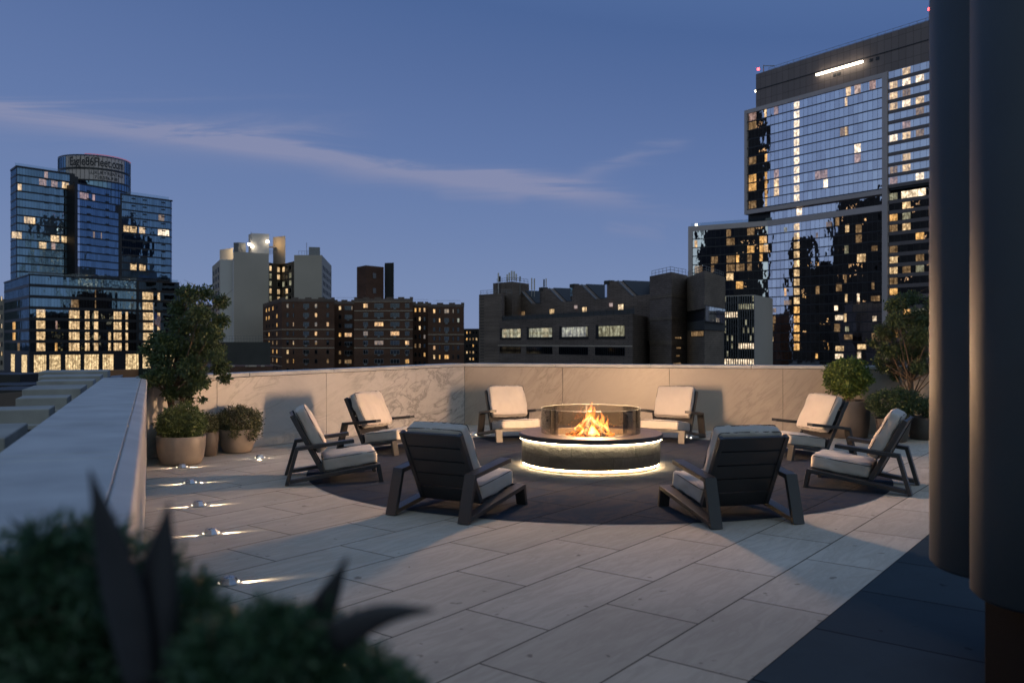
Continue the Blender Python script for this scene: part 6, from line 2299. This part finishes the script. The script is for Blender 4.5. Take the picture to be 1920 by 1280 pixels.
qf = Plane.two(1288, 155.4, 1321, 142.2)
wl.append(win(qf, qf.t(1297), qf.t(1320), gz(631, 145), gz(619.5, 145), 'lit_dim', mt_, 'ribbon_window', .12, .06, 4))
ql = Plane.two(1259, 150, 1288.5, 158)
for (px, py, w_) in ((1265, 631, 12), (1268, 640, 7), (1268, 650, 8), (1267, 665, 7), (1262, 680, 14)):
    wl.append(win(ql, ql.t(px), ql.t(px + w_), ql.z(px, py + 4), ql.z(px, py), 'lit_dim', mt_, 'window', .06, .03, 2))
emit_world(wl, mt_)
m_ = MB()
railing(m_, [(gx(1222, 160), 160), (gx(1257, 151), 151), (gx(1286, 157), 157)], zA, 1.0, 1.6, .06)
railing(m_, [(gx(1290, 154), 154), (gx(1320, 142), 142), (gx(1356, 155), 155)], zB, 1.0, 1.6, .06)
bp(m_, 'roof_railing', ['metal_grey'], mt_)

# ---- 8. small office block ------------------------------------------------------
ob_ = thing('office_block', 'slim office block with white-lit window rows in front of the glass tower', 'building', (gx(1405, 190), 190, G0))
prism_px([(1358, 192), (1414.5, 188), (1449, 204)], gz(552.5, 188), [(1449, 215), (1358, 215)], 'render', ob_, 'wall')
qo = Plane.two(1358, 192, 1414.5, 188)
Lw = qo.t(1414.5); zt = gz(555, 190)
wl = []
mb = MB()
nrow = 11; fh = (zt - G0) / 12
for i in range(12):
    z = zt - (i + 1) * fh
    fbox(mb, qo, 0, Lw, z, z + .5, 0, .15, 0)
for k in range(14): fbox(mb, qo, Lw * k / 13 - .06, Lw * k / 13 + .06, G0, zt, 0, .25, 1)
fbox(mb, qo, Lw * .46, Lw * .49, G0, zt, 0, .35, 1)
bp(mb, 'facade_grid', ['mullion', 'metal_grey'], ob_)
rr = random.Random(14)
for i in range(12):
    z = zt - (i + 1) * fh + .5
    for k in range(13):
        a = Lw * k / 13
        mt = 'glass_dark'
        if i == 1 and k >= 6: mt = 'lit_green'
        if i == 2 and k < 6: mt = 'lit_white'
        if i == 6 and k >= 6: mt = 'lit_white'
        if i == 8: mt = 'lit_white'
        if mt == 'glass_dark' and rr.random() < .12: mt = 'lit_green'
        wl.append(win(qo, a + .06, a + Lw / 13 - .06, z, z + fh - .5, mt, ob_, 'window', .05, .03, 1))
emit_world(wl, ob_)

# ---- 9. flagpole -------------------------------------------------------------
fd = 120.0
fx = gx(288, fd)
fpole = thing('flagpole', 'white flagpole with striped flag in front of the blue glass podium', 'flagpole', (fx, fd, G0))
m_ = MB(); m_.tube([(0, 0, 0), (0, 0, gz(570, fd) - G0)], [.09, .05], 8); m_.obox((0, 0, gz(569, fd) - G0), (.1, 0, 0), (0, .1, 0), (0, 0, .1)); m_.build('pole', M['render_light'], fpole)
M['flag_red'] = simple('flag_red_stripe', (0.42, 0.06, 0.05), .8); M['flag_white'] = simple('flag_white_stripe', (0.6, 0.55, 0.5), .8); M['flag_blue'] = simple('flag_blue_field', (0.05, 0.07, 0.2), .8)
m_ = MB()
zt = gz(584, fd) - G0; hh = 1.7; ww = 1.0
for r_ in range(13):
    for k in range(6):
        def fpnt(u_, v_): return (0.08 + u_ * ww * .85 + .06 * math.sin(v_ * 9), .16 * math.sin(u_ * 7 + v_ * 3), zt - v_ * hh - u_ * .75)
        u0, u1, v0, v1 = k / 6, (k + 1) / 6, r_ / 13, (r_ + 1) / 13
        mt = 2 if (r_ < 7 and k < 3) else (0 if r_ % 2 == 0 else 1)
        m_.face([fpnt(u0, v1), fpnt(u1, v1), fpnt(u1, v0), fpnt(u0, v0)], mt)
m_.build('flag', [M['flag_red'], M['flag_white'], M['flag_blue']], fpole, smooth=True)
